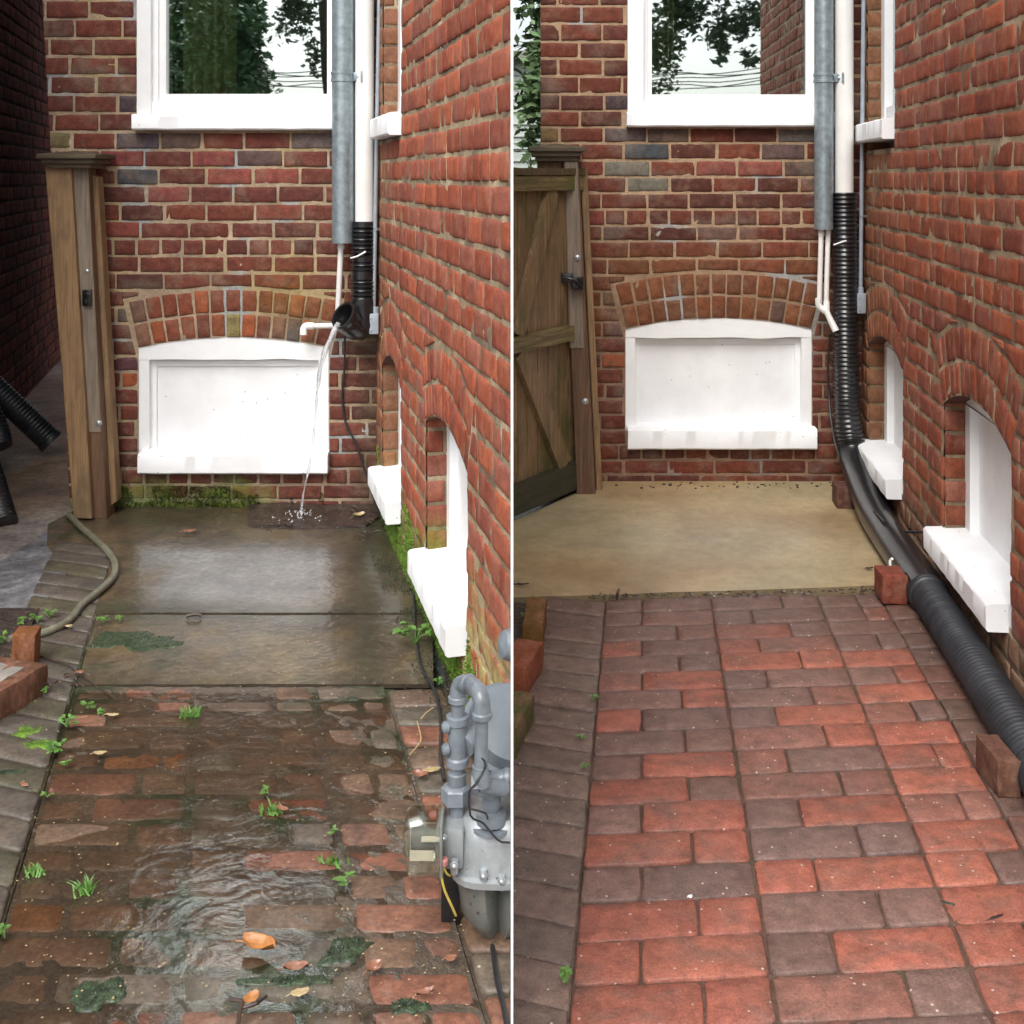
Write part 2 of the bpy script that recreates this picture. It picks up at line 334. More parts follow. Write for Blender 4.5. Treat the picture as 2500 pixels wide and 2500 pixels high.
def wall(mb, Mp, U0, U1, zs, L, headers, ops, palette, rng, colfn, mortar, over=(), joint=.0112, proud=.005, res=.04, shift=0, cell=.022, dep=.0015):
    for ci in range(len(zs)-1):
        z0, z1 = zs[ci]+joint/2, zs[ci+1]-joint/2
        hd = ci in headers; LL = L*.5 if hd else L
        u = U0-(LL*(.5 if (ci % 2) ^ shift else 0))-(rng.uniform(0, .02))
        while u < U1:
            ln = LL*rng.uniform(.93, 1.07); a0 = max(u, U0); a1 = min(u+ln-joint*rng.uniform(.7, 1.2), U1); u += ln
            if a1-a0 < .02: continue
            j = rng.uniform(-.0015, .0015)
            pieces = [[(a0, z0+j), (a1, z0+j), (a1, z1+j), (a0, z1+j)]]
            for op in ops:
                nxt = []
                for p in pieces:
                    if z1 > op['z0'] and z0 < op['z1']:
                        if a1 > op['u0']-.004 and a0 < op['u1']+.004:
                            nxt.append(clip2(p, 1, 0, op['u0']-.004)); nxt.append(clip2(p, -1, 0, -(op['u1']+.004)))
                        else: nxt.append(p)
                    else: nxt.append(p)
                pieces = [p for p in nxt if len(p) > 2]
                if op.get('rise'):
                    uc, hw, Rr, cz, th = arc(op); Ro = Rr+sum(op['rings'])+.008; nxt = []
                    for p in pieces:
                        mx = sum(q[0] for q in p)/len(p)-uc; mz = sum(q[1] for q in p)/len(p)-cz; an = math.atan2(mx, mz)
                        if abs(mx) > hw+.35 or mz < Rr*math.cos(th)-.03: nxt.append(p); continue
                        def tang(p):
                            mx = sum(q[0] for q in p)/len(p)-uc; mz = sum(q[1] for q in p)/len(p)-cz; an = math.atan2(mx, mz)
                            return clip2(p, -math.sin(an), -math.cos(an), -(math.sin(an)*uc+math.cos(an)*cz+Ro))
                        if math.hypot(mx, mz) > Ro+.05: nxt.append(tang(p) if abs(an) <= th else p); continue
                        inner = p
                        for s_ in (1, -1):              # skewback lines at the two ends of the arch
                            t = (th+.010)*s_; A_, B_, C_ = -s_*math.cos(t), s_*math.sin(t), -s_*math.cos(t)*uc+s_*math.sin(t)*cz
                            nxt.append(clip2(p, A_, B_, C_)); inner = clip2(inner, -A_, -B_, -C_) if len(inner) > 2 else inner
                        if len(inner) > 2: nxt.append(tang(inner))
                    pieces = [p for p in nxt if len(p) > 2]
            col = rng.choice(palette); k_ = rng.uniform(.88, 1.14); h_ = rng.uniform(.97, 1.03); col = (col[0]*k_*h_, col[1]*k_, col[2]*k_*(2-h_))
            for (ou, oz, oc) in over:
                if a0-.005 <= ou <= a1+.005 and z0-.005 <= oz <= z1+.005: col = oc
            for p in pieces: brick(mb, p, Mp, col, rng, proud, res=res, colfn=colfn)
    for op in ops:
        if not op.get('rise'): continue
        uc, hw, Rr, cz, th = arc(op); r0 = Rr+.003
        for k, h_ in enumerate(op['rings']):
            r1 = r0+h_-.009; n_ = max(4, int(round(2*th*(r0+r1)/2/op.get('vw', .062)))); st = 2*th/n_
            for i in range(n_):
                t0 = -th+i*st+.0045/r1+rng.uniform(-.001, .001); t1 = -th+(i+1)*st-.0045/r1; ra = r0+rng.uniform(-.002, .004); rb = r1+rng.uniform(-.006, .003)
                q = [(uc+ra*math.sin(t0), cz+ra*math.cos(t0)), (uc+ra*math.sin(t1), cz+ra*math.cos(t1)), (uc+rb*math.sin(t1), cz+rb*math.cos(t1)), (uc+rb*math.sin(t0), cz+rb*math.cos(t0))]
                k_ = rng.uniform(.82, 1.2); col = tuple(c*k_ for c in rng.choice(op.get('pal', palette)))
                for (ou, oz, oc) in over:
                    if math.hypot((q[0][0]+q[2][0])/2-ou, (q[0][1]+q[2][1])/2-oz) < .04: col = oc
                brick(mb, q, Mp, col, rng, proud+.0003, colfn=colfn, res=res)
            r0 += h_
    # mortar bed
    us = []; u = U0
    while u < U1: us.append(u); u += cell
    us.append(U1)
    for op in ops: us += [op['u0'], op['u1']]
    us = sorted(set(round(x, 5) for x in us)); zb, zt = zs[0], zs[-1]
    def intr(op, u):
        if not op.get('rise'): return op['z1']
        uc, hw, Rr, cz, th = arc(op); x = min(abs(u-uc), hw); return cz+math.sqrt(Rr*Rr-x*x)
    for i in range(len(us)-1):
        a0, a1 = us[i], us[i+1]
        if a1-a0 < 1e-4: continue
        segs = [(zb, zb, zt, zt)]; mid = (a0+a1)/2
        for op in sorted(ops, key=lambda o_: o_['z0']):
            if op['u0'] < mid < op['u1']:
                l = segs.pop(); segs.append((l[0], l[1], op['z0'], op['z0'])); segs.append((intr(op, a0), intr(op, a1), l[2], l[3]))
        for (b0, b1, t0, t1) in segs:
            if t0-b0 < .002: continue
            n_ = max(1, int((t0-b0)/cell)); vs = []; cs = []
            for k in range(n_+1):
                for (uu, bb, tt) in ((a0, b0, t0), (a1, b1, t1)):
                    z = bb+(tt-bb)*k/n_; ed = 0 if k in (0, n_) else 1
                    d = dep+.0035*nz(uu, z, 3.3, 31)+.002*nz(uu, z, 7.7, 80)
                    vs.append(Mp(uu, z, d)); cc = tuple(c*(1+.35*nz(uu, z, 1.5, 6)+.15*nz(uu, z, 5.5, 24)) for c in mortar)
                    cs.append(colfn(uu, z, cc, True) if colfn else cc)
            mb.add(vs, [(2*k, 2*k+1, 2*k+3, 2*k+2) for k in range(n_)], 1, cs, True)
# ================================================================= the two yards
class Yard: pass
def yard(YB, cpx, k, ox):
    y = Yard(); y.YB = YB; y.k = k; y.CX = (cpx-1250)/F*YB; y.ln = math.sqrt(1+k*k); y.clip = 1 if ox else -1
    y.zb = lambda zx, zy: (((zx/1.5456+ox)-1250)*YB/F, H-(zy/1.5456-HY)*YB/F)       # enlarged-quarter pixel -> back wall (x, z)
    def ts(px):
        q = (px-1250)/F; return (q*YB-y.CX)/(k+q)
    y.s = lambda px: ts(px)*y.ln
    y.B = frame((0, YB, 0), (1, 0, 0), (0, -1, 0))
    y.S = frame((y.CX, YB, 0), (k/y.ln, -1/y.ln, 0), (-1/y.ln, -k/y.ln, 0))
    return y
L_ = yard(4.53, 922, .2498, 0)
R_ = yard(4.905, 2107, -.1155, 1250)
rng = random.Random(7)
# ---- the lie of the land
gb = MB(); gb.add([(-60, -60, -.06), (60, -60, -.06), (60, 90, -.06), (-60, 90, -.06)], [(0, 1, 2, 3)])
tag(build(gb, 'ground', M['grnd']), 'wet bare ground all around the two yards', kind='structure')

def window_arched(y, Mp, house, u0, u1, z0, z1, rise, fw, ftop, fbot, dfr, dpan, sill_u, sill_z, sill_d, label, zt=None, bead=True, wavy=True):
    """painted basement window: arched frame with a recessed board and a projecting sill"""
    op = dict(u0=u0, u1=u1, z0=z0, z1=z1, rise=rise); uc, hw, Rr, cz, th = arc(op)
    f = MB(); e_ = .006
    zi = zt if zt else z1+rise-ftop
    for (a, b) in ((u0-e_, u0+fw), (u1-fw, u1+e_)):
        f.prism([(a, z0-.01), (b, z0-.01), (b, zi), (a, zi)], Mp, dfr-.05, dfr)
    if fbot: f.prism([(u0+fw, z0-.01), (u1-fw, z0-.01), (u1-fw, z0+fbot), (u0+fw, z0+fbot)], Mp, dfr-.05, dfr-.001)
    n_ = 22; top = []
    for i in range(n_+1):
        u = u0-e_+(u1-u0+2*e_)*i/n_; x = max(-hw, min(hw, u-uc)); top.append((u, cz+math.sqrt(Rr*Rr-x*x)+.002+.0025*nz(u, z1, 2, 15)))
    low = []
    for i in range(n_+1):
        u = u1+e_-(u1-u0+2*e_)*i/n_; low.append((u, zi+((.006*nz(u, 1, 1, 7)) if wavy else 0)))
    f.prism([(u, v) for u, v in low]+top, Mp, dfr-.05, dfr+.002)
    fo = tag(build(f, 'window', M['white'], house, clip=y.clip), label)
    p = MB(); p.prism([(u0+fw-.01, z0), (u1-fw+.01, z0), (u1-fw+.01, zi+.01), (u0+fw-.01, zi+.01)], Mp, dpan-.02, dpan)
    build(p, 'window_panel', M['whitewall'], fo, clip=y.clip)
    if bead:
        b_ = MB(); w_ = .022; a, b, c, d = u0+fw, u1-fw, z0+fbot, zi-.008
        for q in ([(a, c), (a+w_, c), (a+w_, d), (a, d)], [(b-w_, c), (b, c), (b, d), (b-w_, d)], [(a+w_, d-w_), (b-w_, d-w_), (b-w_, d), (a+w_, d)]): b_.prism(q, Mp, dpan, dpan+.010)
        build(b_, 'bead', M['white'], fo, clip=y.clip)
    s = sill_mesh(Mp, sill_u[0], sill_u[1], sill_z[0], sill_z[1], sill_d, dpan)
    build(s, 'sill', M['whitewall'], fo, clip=y.clip)
def sill_mesh(Mp, a, b, z0, z1, d1, d0):
    """a painted stone sill, edges worn, with a slight fall to the front"""
    s = MB(); nu = max(6, int((b-a)/.02)); prof = [(d0, z0), (d1-.006, z0), (d1, z0+.006), (d1, z1-.010), (d1-.005, z1-.004), (d1-.012, z1-.002), (d0, z1+.006)]
    vs = []; m = len(prof)
    for i in range(nu+1):
        u = a+(b-a)*i/nu
        for (d, z) in prof:
            vs.append(Mp(u+.002*nz(u, z, d, 40), z+.0016*nz(u, d, z, 14), d+.0022*nz(u, z, 3, 30)))
    fs = [(i*m+k, i*m+(k+1) % m, (i+1)*m+(k+1) % m, (i+1)*m+k) for i in range(nu) for k in range(m)]
    s.add(vs, fs, 0, (1, 1, 1), True)
    s.add(vs[:m], [tuple(range(m))[::-1]], 0, (1, 1, 1), False); s.add(vs[-m:], [tuple(range(m))], 0, (1, 1, 1), False); return s

def sash_window(y, house, zx_case, zx_case2, zx_glass0, zx_glass1, zy_glass, zy_rail, zy_sub, sill, u1, ztop, label, yaw=0):
    u_a, _ = y.zb(zx_case, 0); u_b, _ = y.zb(zx_case2, 0); g0, _ = y.zb(zx_glass0, 0); g1, _ = y.zb(zx_glass1, 0)
    zg = y.zb(0, zy_glass)[1]; zr = y.zb(0, zy_rail)[1]; zs_ = y.zb(0, zy_sub)[1]; B = y.B
    f = MB()
    f.prism([(u_a, zs_), (u_b, zs_), (u_b, ztop), (u_a, ztop)], B, -.06, .012)                       # casing, left
    f.prism([(g1+.035, zs_), (u1, zs_), (u1, ztop), (g1+.035, ztop)], B, -.06, .012)                # casing, right
    f.prism([(u_b, zs_), (g1+.035, zs_), (g1+.035, zr), (u_b, zr)], B, -.06, .002)                  # sub sill
    f.prism([(u_b, ztop-.05), (g1+.035, ztop-.05), (g1+.035, ztop), (u_b, ztop)], B, -.06, .010)
    fo = tag(build(f, 'window', M['white'], house, clip=y.clip), label)
    s = MB(); z1 = ztop-.05; m_ = (g0-u_b)
    s.prism([(u_b, zr), (u_b+m_*.45, zr), (u_b+m_*.45, z1), (u_b, z1)], B, -.11, -.012)
    s.prism([(u_b+m_*.45, zr), (g0, zr), (g0, z1), (u_b+m_*.45, z1)], B, -.11, -.022)
    s.prism([(g1, zr), (g1+.035, zr), (g1+.035, z1), (g1, z1)], B, -.11, -.014)
    s.prism([(g0, zr), (g1, zr), (g1, zg), (g0, zg)], B, -.11, -.020)
    build(s, 'sash', M['white'], fo, clip=y.clip)
    p = MB(); p.prism([(g0-.004, zg-.004), (g1+.004, zg-.004), (g1+.004, z1), (g0-.004, z1)], lambda u, z, d: B(u, z, d-yaw*.12+yaw*(u-(g0+g1)/2)), -.046, -.042)
    build(p, 'pane', M['glass'], fo, clip=y.clip)
    build(sill_mesh(B, y.zb(sill[0], 0)[0], u1+.03, y.zb(0, sill[3])[1], y.zb(0, sill[2])[1], .05, -.06), 'sill', M['whitewall'], fo, clip=y.clip)
    r = MB(); r.prism([(u_a-.1, zs_-.3), (u1+.05, zs_-.3), (u1+.05, ztop+.1), (u_a-.1, ztop+.1)], B, -.31, -.30)  # dark panel close behind the pane stands in for the unlit room
    build(r, 'dark_backing', M['dark'], fo, clip=y.clip)
    return g0, g1, zg

TAN = (.46, .34, .19)
# --------------------------------------------------------------- LEFT YARD: the house
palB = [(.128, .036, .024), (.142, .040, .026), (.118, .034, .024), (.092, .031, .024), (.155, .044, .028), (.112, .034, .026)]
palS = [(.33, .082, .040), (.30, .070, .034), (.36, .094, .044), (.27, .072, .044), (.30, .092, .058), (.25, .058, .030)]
def lean(o, y):
    """the free left corner of the left house leans in towards its foot"""
    if y.clip > 0: return
    a_, b_ = P(104, 0, y.YB), P(172, 1240, y.YB); base = BASE[o.name]; n_ = (b_-a_).cross(Vector((-y.k, 1, 0))).normalized(); n_ = n_ if n_.x < 0 else -n_
    bm = bmesh.new(); bm.from_mesh(o.data); bmesh.ops.bisect_plane(bm, geom=bm.verts[:]+bm.edges[:]+bm.faces[:], plane_co=a_-base, plane_no=n_, clear_outer=True); bm.to_mesh(o.data); bm.free()
def house(y, rows, hdr, back_l, top, wins_s, stainB, stainS, overB, overS, s_end, sz0, pitch, name_side, archB, backop, palback, mortar, L_back, palside):
    h = thing('brick_house', (y.B(back_l, 0, 0)), name_side, 'house')
    zs = [z for z in rows]
    while zs[-1] < top: zs.append(zs[-1]+.0755)
    mb = MB(); r1 = random.Random(11)
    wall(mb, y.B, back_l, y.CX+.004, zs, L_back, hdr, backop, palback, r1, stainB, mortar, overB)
    # plain brick return of the left corner
    vs = [y.B(back_l, -.1, 0), y.B(back_l-y.k*.6, -.1, -.6), y.B(back_l-y.k*.6, zs[-1], -.6), y.B(back_l, zs[-1], 0)]
    mb.add(vs, [(0, 1, 2, 3)], 0, palback[2], False)
    wo = build(mb, 'wall', [M['brick'], M['mortar']], h, clip=y.clip); lean(wo, y)
    mb = MB(); zs2 = [sz0+pitch*k for k in range(-20, 60) if -.02 < sz0+pitch*k+pitch and sz0+pitch*k < top]
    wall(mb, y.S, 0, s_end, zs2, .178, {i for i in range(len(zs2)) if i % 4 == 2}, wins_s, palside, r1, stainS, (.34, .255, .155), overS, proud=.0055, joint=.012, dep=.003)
    for op in wins_s:                                    # brick reveals of the openings, as seen from the yard
        u = op['u0']; o = y.S(u, 0, 0); nd = y.S(1, 0, 0)-y.S(0, 0, 0); inn = y.S(0, 0, -1)-y.S(0, 0, 0)
        fr = lambda a, z, d, o=o, nd=nd, inn=inn: o+inn*a+nd*d+Vector((0, 0, z))
        rz = [z for z in zs2 if op['z0']-.08 < z < op['z1']+.08]
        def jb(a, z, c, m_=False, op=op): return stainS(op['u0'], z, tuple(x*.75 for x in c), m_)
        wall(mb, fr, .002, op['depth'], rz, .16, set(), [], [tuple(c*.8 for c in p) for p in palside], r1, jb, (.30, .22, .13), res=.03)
        u = op['u1']; vs = [y.S(u, op['z0'], 0), y.S(u, op['z0'], -op['depth']), y.S(u, op['z1'], -op['depth']), y.S(u, op['z1'], 0)]
        mb.add(vs, [(0, 1, 2, 3)], 0, palside[5], False)
        if op.get('rise'):
            uc, hw, Rr, cz, th = arc(op); vs = []; n_ = 16
            for i in range(n_+1):
                x = -hw+2*hw*i/n_; z = cz+math.sqrt(Rr*Rr-x*x); vs += [y.S(uc+x, z, .004), y.S(uc+x, z, -op['depth'])]
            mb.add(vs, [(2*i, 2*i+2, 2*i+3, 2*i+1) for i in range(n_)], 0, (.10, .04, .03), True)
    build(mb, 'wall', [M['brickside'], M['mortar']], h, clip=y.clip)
    # body of the house behind its brick skin, and a coping
    bd = MB(); zt = zs[-1]
    bd.prism([(back_l+.01, -.05), (y.CX+.3 if y.clip < 0 else y.CX+2.4, -.05), (y.CX+.3 if y.clip < 0 else y.CX+2.4, zt), (back_l+.01, zt)], lambda u, z, d: y.B(u, z, d)+Vector((y.k*d, 0, 0)), -3.2, -.32)
    wo = build(bd, 'body', M['stonegrime'], h, clip=y.clip); lean(wo, y)
    cp = MB(); cp.prism([(back_l-.04, zt), (y.CX+.35, zt), (y.CX+.35, zt+.07), (back_l-.04, zt+.07)], lambda u, z, d: y.B(u, z, d)+Vector((y.k*d, 0, 0)), -3.24, .05)
    build(cp, 'coping', M['stonegrime'], h, clip=y.clip)
    return h, zs, zs2
yl = [1940, 1885, 1828, 1768, 1708, 1648, 1588, 1527, 1465, 1403, 1343, 1282, 1220, 1158, 1095, 1030, 965, 900, 835, 768, 700, 632, 565, 497, 427, 357, 285, 213, 144, 71, 0]
rowsL = [L_.zb(0, v)[1] for v in yl]
def stainBL(x, z, c, m=False):
    n1 = nz(x, z, 1, 5); n2 = nz(x, z, 9, 22)
    zx = (x*F/4.53+1250)*1.5456; zy = ((H-z)*F/4.53+HY)*1.5456
    t = sm(1795, 1880, zy+n1*80+n2*40)*(1-sm(960, 1080, zx+n1*60)); c = mix(c, (.10+.05*n2, .19+.06*n1, .022), t*(.75 if zy > 1800 else .5)*(.6+.4*sm(-.3, .3, n2)))
    t = sm(1240, 1300, zy)*sm(1290, 1400, zx+n1*60); c = mix(c, tuple(x_*.45 for x_ in (.12, .09, .055)), t*.6)
    t = math.exp(-((zx-1130)/190)**2-((zy-1120)/95)**2); c = mix(c, (.20, .085, .022) if not m else (.20, .13, .05), min(.8, t*(.8+n1)))
    if m:                                                # tan, yellowish repointing
        c = mix(c, (.42, .32, .15), sm(.05, .35, nz(x, z, 4, 4))*.6)
        c = mix(c, (.34, .35, .33), sm(.30, .42, nz(x, z, 14, 5)))
        c = mix(c, (.13, .085, .06), sm(1250, 1500, zy)*.35*sm(-.3, .3, n1))
    else:
        c = mix(c, (.20, .17, .12), .5*sm(.25, .5, n1+.35*n2)*(1-sm(300, 1000, zy)*.3))
    return c
def stainSL(s, z, c, m=False):
    n1 = nz(s, z, 2, 5); n2 = nz(s, z, 8, 25)
    c = mix(c, (.10, .19, .018) if n2 > -.1 else (.045, .075, .018), .92*(1-sm(.16, .30, z+n1*.08+n2*.03))*(1-sm(1.45, 1.9, s+n1*.2))*(.7+.3*sm(-.2, .2, n2)))
    c = mix(c, (.42, .40, .16), .8*(1-sm(.26, .42, z+n1*.1+n2*.1))*sm(1.35, 1.65, s)*sm(-.35, .1, n2+n1*.5))
    c = mix(c, (.20, .12, .06), .55*(1-sm(.10, .55, s+n1*.1))*(.4 if m else 1))
    if m: c = mix(mix(c, (.50, .40, .26), sm(.1, .4, nz(s, z, 5, 9))), (.14, .10, .065), .8*sm(.05, .35, nz(s, z, 15, 7)+.3*n2))
    else: c = mix(c, (.33, .17, .13), .35*sm(.1, .5, nz(s*1.6, z*.5, 6, 12)))
    return c
bx = lambda a, b, Y=L_: Y.zb(a, b)
DK = (.055, .055, .062); OR = (.27, .075, .03)
overL = [(*bx(540, 595), (.06, .068, .075)), (*bx(500, 665), DK), (*bx(440, 595), (.17, .04, .035)), (*bx(600, 730), (.14, .13, .11)), (*bx(450, 390), (.06, .04, .05)),
         (*bx(1140, 520), (.13, .10, .09)), (*bx(620, 520), (.11, .07, .06)), (*bx(440, 525), (.08, .06, .07)), (*bx(235, 530), (.16, .13, .06)), (*bx(1050, 590), (.10, .06, .055)),
         (*bx(1120, 660), (.10, .05, .045)), (*bx(800, 660), (.22, .06, .045)), (*bx(980, 660), (.23, .062, .046)), (*bx(880, 590), (.19, .052, .042)), (*bx(470, 1435), OR), (*bx(460, 1370), (.09, .035, .04)),
         (*bx(1105, 1240), (.05, .045, .055)), (*bx(885, 1230), (.24, .20, .075)), (*bx(460, 1185), (.10, .07, .055)), (*bx(440, 850), (.19, .05, .035)), (*bx(700, 730), (.20, .055, .045))]
b0, _ = L_.zb(523, 0); b1, _ = L_.zb(1240, 0)
opLb = dict(u0=b0, u1=b1, z0=L_.zb(0, 1720)[1], z1=L_.zb(0, 1312)[1], rise=.028, rings=(.098, .098), vw=.062, pal=[(.22, .058, .030), (.18, .050, .028), (.25, .070, .030), (.155, .046, .030)])
opLb['rise'] = L_.zb(0, 1272)[1]-opLb['z1']
wL0, wL1 = L_.zb(520, 0)[0], L_.zb(1300, 0)[0]
opLt = dict(u0=wL0, u1=wL1, z0=L_.zb(0, 470)[1], z1=2.75)
oS = []
for (a, b, z0, z1, rise) in ((.155, .66, .215, .60, .075), (L_.s(1042), L_.s(1144), .20, .597, .060)):
    oS.append(dict(u0=a, u1=b, z0=z0-.05, z1=z1, rise=rise, rings=(.10, .10), vw=.05, depth=.085))
oS.append(dict(u0=.175, u1=L_.s(983), z0=1.47, z1=2.75, depth=.085))
hL, zsL, zs2L = house(L_, rowsL, {16, 2}, L_.zb(120, 0)[0], 2.95, oS, stainBL, stainSL, overL, [], 2.35, 1.0916, .0744,
    'red brick house in the left picture, water gushing from its open drain', None, [opLb, opLt], palB, (.38, .285, .19), .180, palS)

LEFT, RIGHT = 'in the left picture', 'in the right picture'
# windows of the left house
g0, g1, zg = sash_window(L_, hL, 520, 572, 620, 1232, 353, 386, 430, (512, 0, 431, 492), wL1, 2.70, 'big white sash window with a green curtain behind the glass')
window_arched(L_, L_.B, hL, b0, b1, opLb['z0'], opLb['z1'], opLb['rise'], .040, .075, .0, -.004, -.042,
    (L_.zb(535, 0)[0], L_.zb(1243, 0)[0]), (L_.zb(0, 1778)[1], L_.zb(0, 1700)[1]), .05, 'white boarded basement window facing the camera, water running past it', zt=L_.zb(0, 1357)[1])
for k, lab in ((0, 'narrow boarded window nearest the corner'), (1, 'boarded window in the side wall above the gas meter')):
    o = oS[k]; window_arched(L_, L_.S, hL, o['u0'], o['u1'], .19, o['z1'], o['rise'], .05, .06, 0, -.060, -.085, (o['u0']-.02, o['u1']-.02), (.135, .212), .055, lab, bead=False)
def side_upper(y, h, o, lab):
    f = MB(); 
    f.prism([(o['u0'], 1.56), (o['u0']+.07, 1.56), (o['u0']+.07, 2.7), (o['u0'], 2.7)], y.S, -.12, -.055)
    f.prism([(o['u1']-.07, 1.56), (o['u1'], 1.56), (o['u1'], 2.7), (o['u1']-.07, 2.7)], y.S, -.12, -.055)
    f.prism([(o['u0']+.07, 1.56), (o['u1']-.07, 1.56), (o['u1']-.07, 1.62), (o['u0']+.07, 1.62)], y.S, -.12, -.06)
    fo = tag(build(f, 'window', M['white'], h, clip=y.clip), lab)
    p = MB(); p.prism([(o['u0']+.07, 1.62), (o['u1']-.07, 1.62), (o['u1']-.07, 2.7), (o['u0']+.07, 2.7)], y.S, -.10, -.09)
    build(p, 'pane', M['glass'], fo, clip=y.clip)
    build(sill_mesh(y.S, o['u0']-.02, o['u1']-.01, 1.475, 1.555, .05, -.08), 'sill', M['whitewall'], fo, clip=y.clip)
side_upper(L_, hL, oS[2], 'upper window of the side wall, seen edge on')
# curtain behind the glass
def curtain(y, u0, u1, z0, mat, lab):
    c = MB(); n_ = 60; vs = []
    for i in range(n_+1):
        u = u0+(u1-u0)*i/n_; d = -.17+.05*math.sin(i*.55)+.008*math.sin(i*2.3+1)
        vs += [y.B(u, z0, d), y.B(u, 2.6, d)]
    c.add(vs, [(2*i, 2*i+2, 2*i+3, 2*i+1) for i in range(n_)])
    o = build(c, 'curtain', M['curtain'], clip=y.clip, loc=y.B(u0, z0, -.12)); tag(o, lab, 'curtain')
curtain(L_, L_.zb(650, 0)[0], L_.zb(860, 0)[0], 1.50, None, 'pale green gathered curtain behind the big window '+LEFT)

# --------------------------------------------------------------- RIGHT YARD: the house
yr = [1840, 1790, 1735, 1678, 1621, 1563, 1505, 1447, 1389, 1331, 1273, 1215, 1157, 1098, 1038, 975, 910, 852, 790, 728, 668, 605, 540, 480, 418, 355, 288, 222, 158, 90, 23]
rowsR = [-.03]+[R_.zb(0, v)[1] for v in yr]
def stainBR(x, z, c, m=False):
    n1 = nz(x, z, 1, 5); n2 = nz(x, z, 9, 22)
    zx = (x*F/4.905+1250-1250)*1.5456; zy = ((H-z)*F/4.905+HY)*1.5456
    t = sm(900, 1000, zy+n1*60)*(1-sm(1180, 1320, zy+n1*60))
    c = mix(c, (.19, .085, .03) if not m else (.22, .12, .055), .62*t*(.65+.6*n1))
    if m:
        c = mix(c, (.42, .28, .16), .5*(1-sm(950, 1100, zy))); c = mix(c, (.36, .35, .33), sm(.30, .42, nz(x, z, 14, 5)))
        c = mix(c, (.17, .085, .05), .55*sm(1150, 1300, zy))
    else: c = mix(c, (.18, .16, .13), .4*sm(.25, .5, n1+.3*n2))
    return c
def stainSR(s, z, c, m=False):
    n1 = nz(s, z, 2, 5); n2 = nz(s, z, 8, 25)
    c = mix(c, (.27, .22, .14) if n2 > -.15 else (.12, .095, .06), .93*(1-sm(.13, .24, z+n1*.07+n2*.04))*sm(.5, 1.1, s)*(.75+.25*sm(-.2, .2, n2)))
    c = mix(c, (.20, .12, .055), .5*(1-sm(.15, .8, s+n1*.15))*(.5 if m else 1))
    c = mix(c, (.14, .06, .035), .4*(1-sm(.1, .5, z+n1*.1)))
    if m: c = mix(mix(c, (.50, .38, .25), sm(.1, .4, nz(s, z, 5, 9))), (.12, .08, .05), .8*sm(.05, .35, nz(s, z, 15, 7)+.3*n2))
    else: c = mix(c, (.30, .15, .11), .35*sm(.1, .5, nz(s*1.6, z*.5, 6, 12)))
    return c
by = lambda a, b: R_.zb(a, b)
overR = [(*by(460, 575), (.06, .068, .075)), (*by(420, 635), (.15, .14, .11)), (*by(380, 380), (.06, .04, .045)), (*by(540, 515), (.11, .075, .06)), (*by(1040, 515), (.12, .10, .09)),
         (*by(155, 515), (.17, .11, .045)), (*by(960, 570), (.10, .06, .055)), (*by(1000, 1175), (.055, .045, .055)), (*by(350, 515), (.08, .05, .055)), (*by(460, 695), (.13, .12, .09)),
         (*by(380, 1360), OR), (*by(1040, 630), (.10, .06, .045)), (*by(700, 630), (.20, .06, .045)), (*by(870, 635), (.21, .062, .045)), (*by(350, 1130), (.10, .075, .055)), (*by(340, 820), (.19, .05, .035))]
r0, _ = R_.zb(428, 0); r1_, _ = R_.zb(1130, 0)
opRb = dict(u0=r0, u1=r1_, z0=R_.zb(0, 1625)[1], z1=R_.zb(0, 1242)[1], rings=(.10, .10), vw=.066, pal=[(.18, .050, .026), (.155, .044, .025), (.20, .056, .026), (.135, .042, .026)])
opRb['rise'] = R_.zb(0, 1200)[1]-opRb['z1']
wR0, wR1 = R_.zb(438, 0)[0], R_.zb(1195, 0)[0]
opRt = dict(u0=wR0, u1=wR1, z0=R_.zb(0, 455)[1], z1=2.9)
oR = []
for (a, b, z0, z1, rise) in ((.13, R_.s(2207), .22, .625, .07), (R_.s(2306), R_.s(2472), .215, .615, .075)):
    oR.append(dict(u0=a, u1=b, z0=z0-.05, z1=z1, rise=rise, rings=(.105, .105), vw=.055, depth=.09))
oR.append(dict(u0=.10, u1=R_.s(2187), z0=1.44, z1=2.9, depth=.09))
palBR = [tuple(c*f for c, f in zip(p, (.98, .95, .85))) for p in palB]
palSR = [(.29, .070, .032), (.26, .060, .028), (.315, .082, .036), (.24, .062, .036), (.265, .080, .046), (.22, .050, .026)]
hR, zsR, zs2R = house(R_, rowsR, {18, 3}, R_.zb(108, 0)[0], 3.1, oR, stainBR, stainSR, overR, [], 2.85, 1.3529, .0752,
    'red brick house in the right picture, long black drain pipe at its foot', None, [opRb, opRt], palBR, (.37, .26, .17), .191, palSR)
sb = MB(); sb.prism([(-.5, -.05), (2.85, -.05), (2.85, zsR[-1]), (-.5, zsR[-1])], R_.S, -2.4, -.32); build(sb, 'body', M['stonegrime'], hR)
sb = MB(); sb.prism([(0, zsR[-1]), (2.9, zsR[-1]), (2.9, zsR[-1]+.07), (0, zsR[-1]+.07)], R_.S, -2.44, .05); build(sb, 'coping', M['stonegrime'], hR)
g0, g1, zg = sash_window(R_, hR, 436, 495, 530, 1112, 355, 384, 425, (430, 0, 424, 480), wR1, 2.85, 'big white sash window mirroring branches and the brick side wall', yaw=.09)
